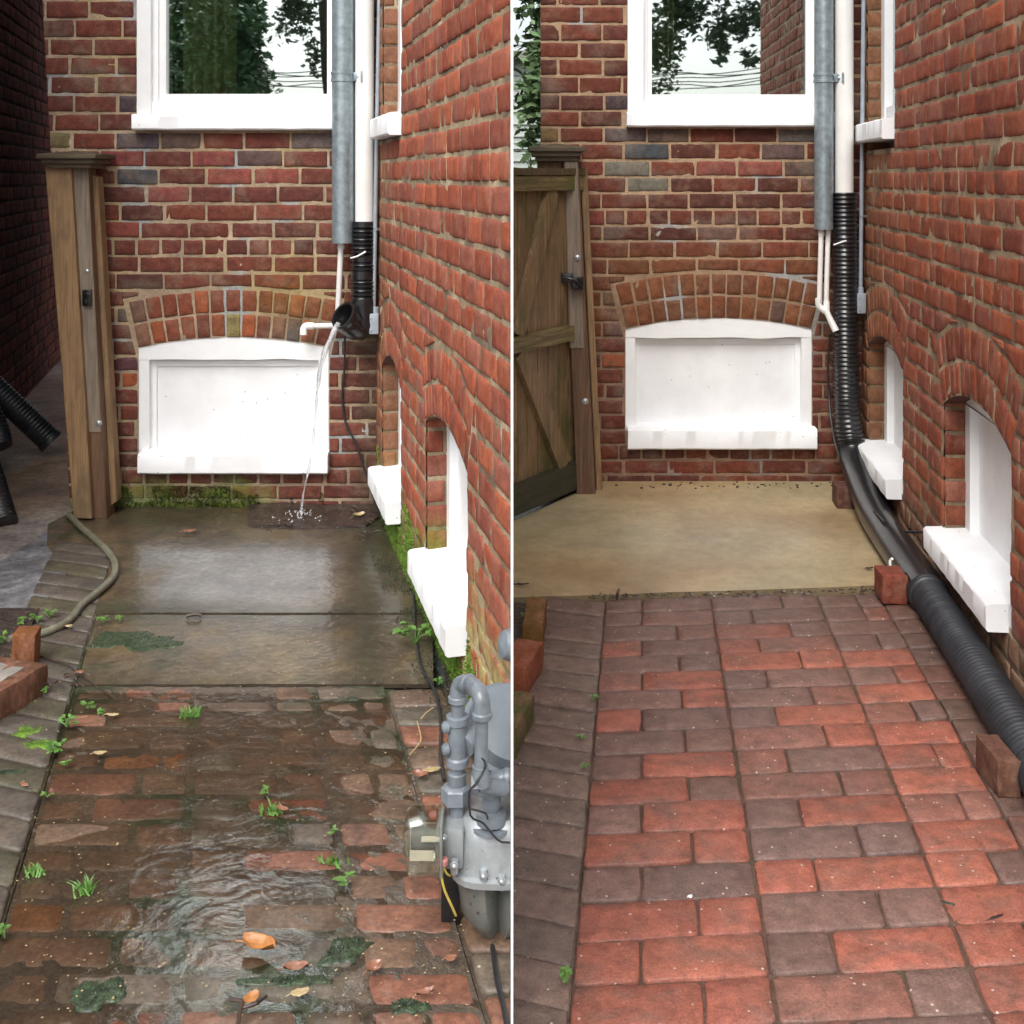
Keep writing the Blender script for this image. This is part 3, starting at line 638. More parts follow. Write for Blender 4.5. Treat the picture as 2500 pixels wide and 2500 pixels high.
window_arched(R_, R_.B, hR, r0, r1_, opRb['z0'], opRb['z1'], opRb['rise'], .042, .08, .0, -.004, -.045,
    (R_.zb(433, 0)[0], R_.zb(1140, 0)[0]), (R_.zb(0, 1687)[1], R_.zb(0, 1608)[1]), .05, 'white boarded basement window facing the camera over the dry slab', zt=R_.zb(0, 1275)[1])
for k, lab in ((0, 'narrow boarded window beside the black drain pipe'), (1, 'boarded side window furthest from the corner')):
    o = oR[k]; window_arched(R_, R_.S, hR, o['u0'], o['u1'], .195, o['z1'], o['rise'], .055, .065, 0, -.062, -.09, (o['u0']-.02, o['u1']-.02), (.148, .222), .06, lab, bead=False)
side_upper(R_, hR, oR[2], 'upper window of the side wall, seen edge on')
curtain(R_, R_.zb(530, 0)[0], R_.zb(625, 0)[0], 1.48, None, 'dull drawn curtain behind the big window '+RIGHT)

# --------------------------------------------------------------- the white board that parts the two yards
pt = MB(); pt.prism([(1.60, -.05), (5.2, -.05), (5.2, 2.12), (1.60, 2.12)], lambda u, z, d: Vector((d, u, z)), -.00175, .00175)
tag(build(pt, 'partition', M['panel'], loc=(0, 3, 0)), 'thin white board standing upright between the left and right yards, seen edge on', 'partition')

# --------------------------------------------------------------- neighbour and things beyond
nb = thing('brick_building', (-2.73, 6.04, 0), 'dark red brick wall of the neighbouring building at the far left edge', 'building')
mb = MB(); kk = -L_.k; n0 = Vector((-2.73+kk*(-3.0), 3.04, 0)); ud = Vector((kk, 1, 0)).normalized(); nd = Vector((1, -kk, 0)).normalized()
palN = [(.16, .050, .040), (.19, .060, .044), (.12, .045, .038), (.15, .045, .036)]
wall(mb, frame(n0, ud, nd), 0, 9.5, [-.05+.078*i for i in range(50)], .205, {9, 18, 27}, [], palN, random.Random(3), None, (.05, .035, .028), res=.1, cell=.07)
build(mb, 'wall', [M['brickdark'], M['brickdark']], nb)
mb = MB(); mb.prism([(0, -.05), (9.5, -.05), (9.5, 3.84), (0, 3.84)], frame(n0, ud, nd), -3, -.02); build(mb, 'body', M['stonegrime'], nb)
fb = thing('building', (.6, 15, 0), 'pale grey green siding wall glimpsed beyond the gate post', 'building')
mb = MB(); mb.box((.9, 15, 1.4), (5, .4, 2.9)); build(mb, 'wall', M['pale'], fb)
mb = MB()
for i in range(18): mb.box((.9, 14.79, .1+.16*i), (5, .03, .012))
build(mb, 'siding', M['pale'], fb)
mb = MB(); mb.box((.9, 15, 2.9), (5.3, .9, .1)); build(mb, 'roof', M['stonegrime'], fb)
def leaves(mb, rnd, c, rad, n_, size, mat=0, flat=.5, hole=.0, clumps=0):
    cl = [Vector((rnd.gauss(0, .5)*rad[0], rnd.gauss(0, .5)*rad[1], rnd.gauss(0, .5)*rad[2])) for _ in range(clumps)] if clumps else None
    for _ in range(n_):
        if cl:
            q = rnd.choice(cl); s_ = .24; p = Vector(c)+q+Vector((rnd.gauss(0, s_)*rad[0], rnd.gauss(0, s_)*rad[1], rnd.gauss(0, s_)*rad[2]))
        else:
            d = Vector((rnd.gauss(0, 1), rnd.gauss(0, 1), rnd.gauss(0, 1))).normalized()*rnd.random()**.4
            p = Vector(c)+Vector((d.x*rad[0], d.y*rad[1], d.z*rad[2]))
        u = Vector((rnd.gauss(0, 1), rnd.gauss(0, 1), rnd.gauss(0, flat))).normalized(); v = u.cross(Vector((rnd.gauss(0, 1), rnd.gauss(0, 1), rnd.gauss(0, 1)))).normalized()
        s_ = size*rnd.uniform(.6, 1.3)
        mb.add([p-u*s_, p+v*s_*.45-u*s_*.2, p+u*s_, p-v*s_*.45-u*s_*.2], [(0, 1, 2, 3)], mat, (1, 1, 1), False)
def tree(loc, hgt, tr, crowns, lab, leafmat, size, seed, name='tree', n_leaf=2600, limbs=True):
    rnd = random.Random(seed); t = thing(name, loc, lab, 'tree'); L0 = Vector(loc)
    tk = MB(); tk.tube([L0+Vector((nz(i, seed, 1, .7)*tr, nz(i, 2, seed, .7)*tr, hgt*i/8-.05)) for i in range(9)], lambda d: tr*(1-.55*d/hgt), 16, step=.2)
    for c, rad in (crowns if limbs else ()):
        tk.tube([L0+Vector((0, 0, min(hgt*.85, max(.5, c[2]-L0.z-rad[2])))), (L0+Vector(c))/2+Vector((0, 0, .2)), Vector(c)], lambda d: tr*.3*max(.12, 1-d/3), 8, step=.25)
    build(tk, 'trunk', M['bark'], t)
    cr = MB()
    for c, rad in crowns: leaves(cr, rnd, c, rad, int(n_leaf*rad[0]*rad[2]), size, clumps=10)
    build(cr, 'crown', M[leafmat], t)
tree((.75, 9.5, 0), 5.0, .12, [((.30, 9.4, 3.1), (.6, .5, .55)), ((.45, 9.5, 2.3), (.6, .5, .55)), ((.9, 9.8, 3.4), (1, .6, .8)), ((.35, 9.3, 1.95), (.35, .3, .4))], 'leafy green tree behind the gate post '+RIGHT, 'leafpale', .06, 4, n_leaf=7500)
# trees, wires and a pole behind the viewer: seen only as reflections in the big panes
def refl(zx, zy, ox, YB, Yobj):
    D = 2*YB-Yobj; return Vector(((zx/1.5456+ox-1250)*D/F-(.18*(YB-Yobj) if ox else 0), Yobj, H-(zy/1.5456-HY)*D/F))
a = refl(820, 150, 0, 4.53, -8); b = refl(1205, 150, 0, 4.53, -7)
c1 = [(tuple(refl(x, y_, 0, 4.53, -8+k*.3)), (rr, .5, rz)) for x, y_, k, rr, rz in ((700, 260, 0, .5, .45), (900, 120, 1, .62, .6), (950, 260, 0, .4, .5), (820, 240, 1, .5, .5), (760, 60, 1, .6, .5), (900, 20, 0, .6, .5))]
tree((a.x, -8.3, 0), 4.6, .16, c1, 'broad green tree reflected in the big window '+LEFT, 'leaf2', .07, 8, n_leaf=2400)
c2 = [(tuple(refl(x, y_, 0, 4.53, -7)), (rr, .3, rz)) for x, y_, rr, rz in ((1130, 60, .22, .28), (1150, 10, .3, .2), (1190, 200, .12, .25))]
tree((b.x+.12, -7, 0), 4.6, .16, c2, 'added tree whose trunk stands in for the side wall mirrored in the big window '+LEFT, 'leaf3', .06, 9, n_leaf=4500, limbs=False)  # unseen added tree; its trunk replaces the side wall's dark reflection
a = refl(480, 150, 1250, 4.905, -8)
c3 = [(tuple(refl(x, y_, 1250, 4.905, -8)), (rr, .4, rz)) for x, y_, rr, rz in ((700, 30, .6, .35), (820, 110, .42, .35), (780, 190, .22, .22), (900, 60, .35, .3), (890, 220, .2, .15), (570, 120, .28, .7), (545, 260, .2, .5), (640, 20, .3, .3))]
tree((a.x, -8, 0), 5.5, .2, c3, 'loose branched tree reflected in the big window '+RIGHT, 'leaf3', .075, 10, n_leaf=2400, limbs=False)
hd = MB(); rh = random.Random(77)
for x, y_, rr, rz in ((640, 300, .5, .5), (700, 150, .6, .6), (760, 300, .6, .6), (840, 180, .6, .7), (900, 300, .55, .5), (620, 60, .5, .6), (780, 20, .7, .6), (880, 60, .55, .6), (560, 200, .5, 1.0)):
    leaves(hd, rh, tuple(refl(x, y_, 0, 4.53, -9.5)), (rr, .4, rz), 1500, .07, clumps=0)
t = thing('hedge', (refl(760, 300, 0, 4.53, -9.5).x, -9.5, 0), 'tall pale green hedge mirrored at the left of the big window '+LEFT, 'hedge')
build(hd, 'crown', M['leafpale'], t); hs_ = MB()
for x in (620, 740, 860): b_ = refl(x, 300, 0, 4.53, -9.5); hs_.tube([(b_.x, b_.y, -.05), (b_.x+.1, b_.y, b_.z)], .05, 8, smooth_path=False)
build(hs_, 'stem', M['bark'], t)
wr = MB()
for i, (z0, z1) in enumerate(((255, 290), (275, 285), (290, 305), (300, 330), (262, 268), (318, 312))):
    p0 = refl(900, z0, 0, 4.53, -14); p1 = refl(1250, z1, 0, 4.53, -14); q0 = refl(600, z0+20, 1250, 4.905, -14); q1 = refl(960, z1-10, 1250, 4.905, -14)
    wr.tube([p0, (p0+p1)/2-Vector((0, 0, .05)), p1, (p1+q0)/2-Vector((0, 0, .2)), q0, (q0+q1)/2-Vector((0, 0, .06)), q1], .012, 6, step=.3)
tag(build(wr, 'overhead_wires', M['rubber'], loc=(0, -14, 0)), 'sagging overhead wires reflected low in both big windows', 'wires')
# --------------------------------------------------------------- paving
def gx(y, m, Y): return m*H-y.k*Y
def polysheet(name, fn, pts, z, mats, col, lab, cell=.05, amp=.002, clip=0, colfn=None, kind='structure', thick=.0):
    """flat sheet cut to a ground polygon, with its surface slightly uneven"""
    bm = bmesh.new(); vs = [bm.verts.new((p[0], p[1], 0)) for p in pts]; bm.faces.new(vs)
    xs = [p[0] for p in pts]; ys = [p[1] for p in pts]
    for ax, lo, hi in ((0, min(xs), max(xs)), (1, min(ys), max(ys))):
        t = lo+cell
        while t < hi:
            bmesh.ops.bisect_plane(bm, geom=bm.verts[:]+bm.edges[:]+bm.faces[:], plane_co=(t, 0, 0) if ax == 0 else (0, t, 0), plane_no=(1, 0, 0) if ax == 0 else (0, 1, 0)); t += cell
    bm.verts.index_update(); mb = MB()
    v = [(q.co.x, q.co.y, z+amp*nz(q.co.x, q.co.y, z, 5)) for q in bm.verts]
    c = [colfn(q.co.x, q.co.y, col) if colfn else col for q in bm.verts]
    n_ = Vector((0, 0, 1)); fs = []
    for f in bm.faces: f.normal_update(); fs.append([q.index for q in (f.verts if f.normal.z > 0 else reversed(f.verts))])
    mb.add(v, fs, 0, c, True)
    if thick:
        n_ = len(pts); mb.add([(p[0], p[1], z) for p in pts]+[(p[0], p[1], z-thick) for p in pts], [(i, (i+1) % n_, n_+(i+1) % n_, n_+i) for i in range(n_)], 0, tuple(x*.6 for x in col), False)
    bm.free(); o = build(mb, name, mats, clip=clip); return tag(o, lab, kind=kind)
def pavers(y, rows, cols, palette, rng, jcol, colfn, mats, name, lab, clip, rot=0, joint=.008, X0=0, raise_=0, res=.045, ch=.006, jit=.0015, split=None, lift=0, flat=1, sq=.008):
    """cols: list of (m0, m1, codes per row) ; each code = list of (fraction, colour)"""
    mb = MB()
    for (m0, m1, codes) in cols:
        for r_ in range(len(rows)-1):
            Ya, Yb = rows[r_], rows[r_+1]
            code = codes[r_ % len(codes)]; f0 = 0
            for (fr, cc) in code:
                f1 = f0+fr
                def pnt(f, Y):
                    X = ((m0+(m1-m0)*f)*H-y.k*Y+y.k*rot*X0)/(1+y.k*rot); return (X, Y+rot*(X-X0))
                jw = joint/2; w_ = (m1-m0)*H; e0 = jw/w_; 
                q = [pnt(f0+e0, Yb+jw), pnt(f1-e0, Yb+jw), pnt(f1-e0, Ya-jw), pnt(f0+e0, Ya-jw)]
                k_ = rng.uniform(.88, 1.12); c = tuple(v*k_ for v in palette[cc][rng.randrange(len(palette[cc]))])
                h_ = rng.uniform(-.0018, .0018)*flat+raise_
                brick(mb, q, lambda u, v, d, h_=h_: Vector((u, v, .012+h_+d)), c, rng, .0, ch=ch, res=res, jit=jit, colfn=colfn, corner=sq, tilt=.0016*flat)
                f0 = f1
    ma = min(c[0] for c in cols); mz = max(c[1] for c in cols); Ya, Yb = rows[0], rows[-1]
    nx, ny = 46, 70; vs = []; cs = []
    for j in range(ny+1):
        Y = Ya+(Yb-Ya)*j/ny
        for i in range(nx+1):
            X = ((ma+(mz-ma)*i/nx)*H-y.k*Y+y.k*rot*X0)/(1+y.k*rot); Yr = Y+rot*(X-X0)
            vs.append((X, Yr,   .012-.006+lift+raise_+.003*nz(X, Yr, 2, 26)+.002*nz(X, Yr, 4, 70))); c = jcol; c = tuple(v*(1+.4*nz(X, Yr, 5, 9)) for v in c)
            cs.append(colfn(X, Yr, c, True) if colfn else c)
    mb.add(vs, [(j*(nx+1)+i, j*(nx+1)+i+1, (j+1)*(nx+1)+i+1, (j+1)*(nx+1)+i) for j in range(ny) for i in range(nx)], 1, cs, True)
    o = build(mb, name, mats, clip=clip); return tag(o, lab, kind='structure')
# left: rows measured off the photograph
rowsPL = [2.935, 2.855, 2.79, 2.712, 2.607, 2.515, 2.414, 2.320, 2.229, 2.149, 2.065, 1.975, 1.885, 1.800, 1.705, 1.61, 1.52]
h_ = .655
A2 = lambda a, b: [(h_, a), (1-h_, b)]
B2 = lambda a, b: [(1-h_, a), (h_, b)]
palPL = {'b': [(.085, .052, .033), (.078, .050, .034), (.098, .054, .033)], 'r': [(.155, .062, .038), (.17, .058, .034), (.13, .058, .040)], 'g': [(.074, .068, .054), (.080, .065, .050), (.066, .060, .048)], 'o': [(.115, .045, .016)]}
c1 = [B2('b', 'r'), A2('b', 'r'), B2('r', 'b'), A2('b', 'b'), B2('b', 'o'), A2('r', 'b'), B2('b', 'r'), A2('b', 'b'), B2('b', 'b'), A2('b', 'b'), B2('o', 'b'), A2('b', 'b'), B2('b', 'g'), A2('b', 'r'), B2('b', 'b'), A2('o', 'b')]
c2 = [A2('g', 'b'), A2('b', 'b'), B2('b', 'b'), A2('b', 'b'), B2('g', 'b'), A2('b', 'b'), B2('g', 'r'), A2('g', 'g'), B2('b', 'r'), A2('b', 'g'), B2('b', 'b'), A2('b', 'g'), B2('g', 'g'), A2('r', 'b'), B2('g', 'b'), A2('g', 'b')]
c3 = [[(1, 'g')], [(.6, 'b'), (.4, 'b')], [(1, 'b')], [(.6, 'b'), (.4, 'g')], [(1, 'b')], [(.55, 'b'), (.45, 'b')], [(1, 'b')], [(.6, 'r'), (.4, 'b')], [(1, 'r')], [(.55, 'b'), (.45, 'r')], [(1, 'r')], [(.6, 'b'), (.4, 'r')], [(1, 'r')], [(.5, 'r'), (.5, 'r')], [(1, 'o')], [(.5, 'r'), (.5, 'r')]]
def cfL(X, Y, c, m=False):
    c = mix(c, (.080, .055, .036), .6 if m else .15); c = tuple(v*(1.45+.5*nz(X, Y, 12, 3)) for v in c)
    n1 = nz(X, Y, 1, 4); n2 = nz(X, Y, 2, 14)
    mo = X-L_.k*Y
    if m: c = mix(c, (.026, .042, .014), sm(0, .35, n1+.3*n2)*.9); c = mix(c, (.05, .032, .02), .5*sm(.0, .4, -n1))
    else: c = mix(c, (.030, .042, .022), .55*sm(.15, .5, n2*.7+n1)); c = mix(c, (.090, .058, .034), .25)
    return c
pavers(L_, rowsPL, [(-.297, -.066, c1), (-.062, .162, c2), (.166, .301, c3)], palPL, random.Random(5), (.062, .048, .034), cfL, [M['pavewet'], M['jointwet']],
       'paving', 'old wet brown paving bricks in front of the gas meter', -1, joint=.010, ch=.006, jit=.0022, lift=.0052, flat=.35)
# left of it the slanting border of long grey bricks, right of it the soldier course against the wall
cb = [[(1, 'g')]]*20
rowsBL = [3.95-.098*i for i in range(26)]
pavers(L_, rowsBL, [(-.47, -.299, [[(1, 'g')], [(1, 'g')], [(1, 's')]])], {'g': [(.056, .052, .047), (.066, .056, .046)], 's': [(.044, .046, .028)]}, random.Random(6), (.05, .055, .03), cfL, [M['pavewet'], M['jointwet']], 'paving', 'grey mossy border of bricks at the left of the wet paving', -1, rot=-.35, X0=gx(L_, -.38, 2.7), joint=.009, raise_=.004)
pavers(L_, [2.93-.1*i for i in range(16)], [(.303, .42, [[(1, 'b')], [(1, 'g')], [(1, 'r')]])], palPL, random.Random(8), (.05, .035, .025), cfL, [M['pavewet'], M['jointwet']], 'paving', 'narrow strip of dark bricks under the gas meter', -1, joint=.012)
def cfS(X, Y, c, m=False):
    n1 = nz(X, Y, 1, 2.2); n2 = nz(X, Y, 3, 9)
    c = mix(c, (.070, .052, .022), sm(0, .5, n1+.2*n2)*.6)
    c = mix(c, (.045, .055, .035), sm(.1, .4, -n1+.5*n2)*.5)
    q = P(0, 0, 1); px = X*F/Y+1250; py = HY+F*H/Y
    c = mix(c, (.17, .125, .06), .75*math.exp(-((px-690)/120)**2-((py-1620)/75)**2))
    c = mix(c, (.095, .095, .095), .6*sm(350, 400, px+n2*10)*(1-sm(780, 850, px+n2*20))*sm(1335, 1360, py)*(1-sm(1485, 1500, py)))  # window reflection laid into the slab colour as grey
    return c
def cfS(X, Y, c, m=False):
    n1 = nz(X, Y, 1, 2.2); n2 = nz(X, Y, 3, 9); n3 = nz(X, Y, 5, 28); px = X*F/Y+1250; py = HY+F*H/Y
    k_ = 1+.55*n1+.45*n2+.25*n3; c = tuple(v*k_ for v in c)
    c = mix(c, (.030, .042, .018), .75*sm(.05, .4, n2+.6*n3-.2*n1)*(1-sm(300, 620, px)*.6))
    c = mix(c, (.115, .078, .030), .6*sm(.1, .45, -n2+.5*n1))
    ed = max(sm(60, 20, abs(py-1505)+n2*30) if False else math.exp(-((py-1505+n2*12)/16)**2), math.exp(-((px-900+n2*40)/60)**2)*.8, math.exp(-((py-1690)/40)**2)*.4)
    c = mix(c, (.022, .028, .014), .8*ed)
    c = mix(c, (.19, .145, .075), .55*math.exp(-((px-690+n2*60)/120)**2-((py-1620+n2*30)/60)**2))
    c = mix(c, (.15, .15, .15), .6*sm(350, 420, px+n2*60)*(1-sm(760, 850, px+n2*60))*sm(1335, 1370, py+n2*20)*(1-sm(1460, 1500, py+n2*20)))  # grey band paints the boarded window's bright reflection into the concrete
    return c
yS1, yS2 = 3.42, 2.935
def band(y, ya, yb, m0, m1, n_=1): return [(gx(y, m0, ya), ya), (gx(y, m1, ya), ya), (gx(y, m1, yb), yb), (gx(y, m0, yb), yb)]
polysheet('slab', None, [(gx(L_, -.297, yS2+.01), yS2+.01), (gx(L_, .40, yS2+.01), yS2+.01), (gx(L_, .46, yS1-.008), yS1-.008), (gx(L_, -.297, yS1-.008), yS1-.008)], .013, M['slabwet'], (.082, .062, .040), 'brown wet concrete slab beside the old brick paving', clip=-1, colfn=cfS, thick=.01, cell=.03)
polysheet('slab', None, [(gx(L_, -.30, yS1+.008), yS1+.008), (gx(L_, .47, yS1+.008), yS1+.008), (L_.CX-.02, 4.53), (-1.72, 4.53), (-1.76, 4.3), (-1.66, 4.05)], .0135, M['slabwet'], (.088, .064, .038), 'wet concrete slab below the boarded window '+LEFT, clip=-1, colfn=cfS, thick=.01, cell=.03)
# ground left of the post: brown wet walk, and a pale speckled strip
def gp(*pp): return [(G(x*1.294, y_*1.294).x, G(x*1.294, y_*1.294).y) for x, y_ in pp]
polysheet('path', None, [(-3.2, 3.3), (gx(L_, -.30, 3.40), 3.40), (-1.655, 4.05), (-1.75, 4.3), (-1.715, 4.55), (-1.75, 12.5), (-4.7, 12.5)], .006, M['slabwet'], (.30, .20, .125), 'wet brown walkway running back past the gate post', clip=-1, cell=.12,
    colfn=lambda X, Y, c: mix(mix(c, (.36, .34, .32), sm(0, .4, nz(X, Y, 2, 1.6))*.8), (.05, .03, .02), sm(.1, .4, -nz(X, Y, 6, 3))*.5))
polysheet('path', None, gp((-30, 1210), (-30, 1085), (40, 1040), (120, 988), (137, 985), (133, 1080), (95, 1130), (40, 1200)), .013, M['slabwet'], (.17, .17, .175), 'pale speckled strip of wet concrete crossed by the hose', clip=-1, cell=.03, thick=.008, colfn=lambda X, Y, c: tuple(v*(1+.6*nz(X, Y, 3, 40)+.5*nz(X, Y, 6, 12)) for v in c))
polysheet('soil', None, gp((466, 965), (520, 935), (640, 922), (712, 938), (716, 985), (690, 1003), (560, 1006), (468, 1003)), .024, M['soil'], (1, 1, 1), 'dark wet soil where the drain water lands', clip=-1, cell=.03, amp=.012, thick=.02)
polysheet('soil', None, [(gx(L_, .40, 1.5), 1.5), (gx(L_, .42, 2.9), 2.9), (gx(L_, .47, 3.42), 3.42), (L_.CX+.0, 4.5), (-.004, 2.45), (-.004, 1.5)], .012, M['soil'], (1, 1, 1), 'dark soil at the foot of the side wall '+LEFT, clip=-1, cell=.06, amp=.01)
polysheet('soil', None, [(gx(L_, -.43, 3.45), 3.45), (gx(L_, -.46, 1.4), 1.4), (-2.6, 1.4), (-2.6, 3.4)], .020, M['soil'], (1, 1, 1), 'dark garden soil at the left edge', clip=-1, cell=.06, amp=.008)
# right yard: slab and paving
rk = -.1155*-1*1.0
def rt(X, Y, X0=.0): return (X, Y+.036*(X-X0)*1.6)
def cfT(X, Y, c, m=False):
    n1 = nz(X, Y, 1, 2.0); n2 = nz(X, Y, 3, 7)
    px = X*F/Y+1250; py = HY+F*H/Y
    c = mix(c, (.23, .135, .055), .6*sm(-.1, .4, n1+.3*n2)); c = mix(c, (.30, .27, .17), .45*sm(0, .4, -n1))
    c = mix(c, (.36, .33, .24), .5*math.exp(-((px-1800)/230)**2-((py-1340)/60)**2))  # lighter patch: the white window's reflection put into the slab colour
    return c
YE = 3.573
polysheet('slab', None, [(.004, YE-.03), (1.35, YE+.09), (1.50, 4.9), (.30, 4.9), (.30, 4.78), (.004, 4.33)], .016, M['slab'], (.37, .275, .150), 'tan concrete slab in front of the boarded window '+RIGHT, clip=1, colfn=cfT, thick=.03)
polysheet('path', None, [(.004, 4.33), (.30, 4.78), (.30, 14), (.004, 14)], .006, M['slabwet'], (.09, .08, .07), 'grey walk behind the wooden gate', clip=1, cell=.1)
rowsPR = [YE-.006, 3.475, 3.383, 3.283, 3.182, 3.079, 2.99, 2.899, 2.772, 2.656, 2.543, 2.43, 2.32, 2.22, 2.114, 2.009, 1.911, 1.805, 1.70, 1.60, 1.50]
rowsPR = [YE-.006]+[YE-.006-.1045*(i+1)*1.0 for i in range(20)]
r_, g_, m_ = 'r', 'g', 'm'
k1 = [B2('g', 'g'), B2('g', 'm'), A2('g', 'm'), B2('r', 'g'), A2('g', 'g'), B2('m', 'r'), A2('g', 'r'), B2('r', 'g'), A2('g', 'g'), B2('g', 'r'), A2('r', 'g'), B2('g', 'r'), A2('r', 'r'), B2('g', 'g'), A2('r', 'r'), B2('r', 'r'), A2('r', 'r'), B2('g', 'r'), A2('r', 'm'), B2('r', 'g')]
k2 = [A2('g', 'g'), B2('g', 'g'), A2('r', 'g'), B2('r', 'm'), A2('r', 'r'), B2('g', 'g'), A2('g', 'm'), B2('g', 'r'), A2('m', 'r'), B2('m', 'g'), A2('m', 'm'), B2('g', 'r'), A2('g', 'g'), B2('r', 'r'), A2('g', 'g'), B2('g', 'r'), A2('m', 'g'), B2('m', 'g'), A2('r', 'g'), B2('r', 'r')]
o1 = lambda a: [(1, a)]; o2 = lambda a, b: [(.62, a), (.38, b)]
k3 = [o2('g', 'g'), o2('g', 'r'), o1('g'), o2('g', 'g'), o1('r'), o2('g', 'r'), o1('r'), o2('m', 'g'), o1('r'), o2('r', 'r'), o1('r'), o2('m', 'm'), o1('r'), o2('r', 'g'), o1('r'), o2('r', 'r'), o1('r'), o2('r', 'm'), o1('r'), o1('r')]
palPR = {'r': [(.30, .092, .058), (.275, .086, .054), (.325, .104, .064)], 'g': [(.172, .096, .076), (.188, .100, .078), (.160, .094, .077)], 'm': [(.235, .096, .068), (.22, .096, .070)], 'd': [(.12, .066, .048), (.14, .062, .044), (.105, .060, .046)]}
def cfR(X, Y, c, m=False):
    if m: return mix(mix(c, (.16, .08, .055), .35), (.06, .055, .025), sm(.1, .4, nz(X, Y, 3, 5))*.6)
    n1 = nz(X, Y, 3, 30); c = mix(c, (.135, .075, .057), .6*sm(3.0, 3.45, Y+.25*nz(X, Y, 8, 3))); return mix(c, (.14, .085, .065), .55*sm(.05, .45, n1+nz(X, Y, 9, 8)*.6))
X0 = gx(R_, .24, 3.4)
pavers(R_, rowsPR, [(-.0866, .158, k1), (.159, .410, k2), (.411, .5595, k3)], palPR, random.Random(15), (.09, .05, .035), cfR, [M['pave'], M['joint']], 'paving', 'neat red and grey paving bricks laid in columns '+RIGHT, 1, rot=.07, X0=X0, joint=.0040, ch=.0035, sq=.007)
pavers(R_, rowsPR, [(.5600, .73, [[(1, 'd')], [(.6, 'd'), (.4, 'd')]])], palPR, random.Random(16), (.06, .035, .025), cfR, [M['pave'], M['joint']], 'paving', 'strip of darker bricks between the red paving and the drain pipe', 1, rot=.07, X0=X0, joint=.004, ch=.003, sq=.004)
pavers(R_, [YE-.02-.104*i for i in range(21)], [(-.225, -.0872, [[(1, 'g')], [(1, 'd')]])], {'g': [(.20, .128, .098), (.18, .115, .088)], 'd': [(.155, .105, .080)]}, random.Random(17), (.10, .08, .06), cfR, [M['pave'], M['joint']], 'paving', 'grey brown border of weathered bricks left of the red paving', 1, rot=-.30, X0=gx(R_, -.15, 2.8), joint=.004, ch=.003, sq=.004)
polysheet('soil', None, [(gx(R_, .73, 1.4), 1.4), (gx(R_, .73, 3.7), 3.7), (1.42, 3.7), (1.36, 1.4)], .006, M['soil'], (1, 1, 1), 'narrow gap of soil under the drain pipe', clip=1, cell=.08)
polysheet('soil', None, [(.004, 3.52), (gx(R_, -.22, 3.5), 3.5), (gx(R_, -.225, 1.4), 1.4), (.004, 1.4)], .008, M['soil'], (1, 1, 1), 'dark soil behind the edging bricks '+RIGHT, clip=1, cell=.06, amp=.008)
# running water: a real thin film lying over the low parts of the left paving
def filmmat():
    m, n, b = newmat('water film'); n.nodes.remove(b); out = [x for x in n.nodes if x.type == 'OUTPUT_MATERIAL'][0]
    v = coords(n, (1, 1.15, 1)); t = N(n, 'BsdfTransparent'); t.inputs[0].default_value = (.93, .90, .84, 1); gl = N(n, 'BsdfGlossy'); gl.inputs['Roughness'].default_value = .08
    h1 = noi(n, v, 13, 6, .6, .7); vo = N(n, 'TexVoronoi'); vo.inputs['Scale'].default_value = 8; n.links.new(coords(n), vo.inputs['Vector'])
    mm = N(n, 'Math', operation='MULTIPLY'); mm.inputs[1].default_value = 30; n.links.new(vo.outputs['Distance'], mm.inputs[0]); si = N(n, 'Math', operation='SINE'); n.links.new(mm.outputs[0], si.inputs[0])
    nb = bump(n, si.outputs[0], .12, .0012, bump(n, h1, .30, .009)); n.links.new(nb, gl.inputs['Normal'])
    fr = N(n, 'Fresnel'); fr.inputs['IOR'].default_value = 1.42; n.links.new(nb, fr.inputs['Normal']); mx = N(n, 'MixShader')
    n.links.new(fr.outputs[0], mx.inputs[0]); n.links.new(t.outputs[0], mx.inputs[1]); n.links.new(gl.outputs[0], mx.inputs[2]); n.links.new(mx.outputs[0], out.inputs[0]); return m
M['film'] = filmmat()
def film(pts, z, amp, cell, lab, dive=.002):
    o = polysheet('water', None, pts, z, M['film'], (1, 1, 1), lab, cell=cell, amp=0, clip=-1)
    def edge(x, y_):
        d = 9
        for i in range(len(pts)):
            (ax, ay), (bx_, by_) = pts[i], pts[(i+1) % len(pts)]; L2 = (bx_-ax)**2+(by_-ay)**2; t = max(0, min(1, ((x-ax)*(bx_-ax)+(y_-ay)*(by_-ay))/L2)); d = min(d, math.hypot(x-ax-t*(bx_-ax), y_-ay-t*(by_-ay)))
        return d
    for v in o.data.vertices: v.co.z += -dive*(1-sm(0, .22, edge(v.co.x, v.co.y)+.10*nz(v.co.x, v.co.y, 30, 5)))
    for v in o.data.vertices: v.co.z += amp*(nz(v.co.x, v.co.y, 21, 3.0)+.5*nz(v.co.x, v.co.y, 22, 8))-.0022*sm(0, .45, v.co.x+.70+.3*(2.2-v.co.y))
film([(gx(L_, -.36, 1.4), 1.4), (gx(L_, .30, 1.4), 1.4), (gx(L_, .30, 2.9), 2.9), (gx(L_, -.30, 2.9), 2.9)], .0141, .0017, .03, 'thin running water spread over the old brick paving')
# ================================================================= things in the left yard
def single(name, mb, mat, label, cat, loc, group=None, clip=0):
    return tag(build(mb, name, mat, clip=clip, loc=loc), label, cat, group)
def hull(*pp): return [P(*q) for q in pp]
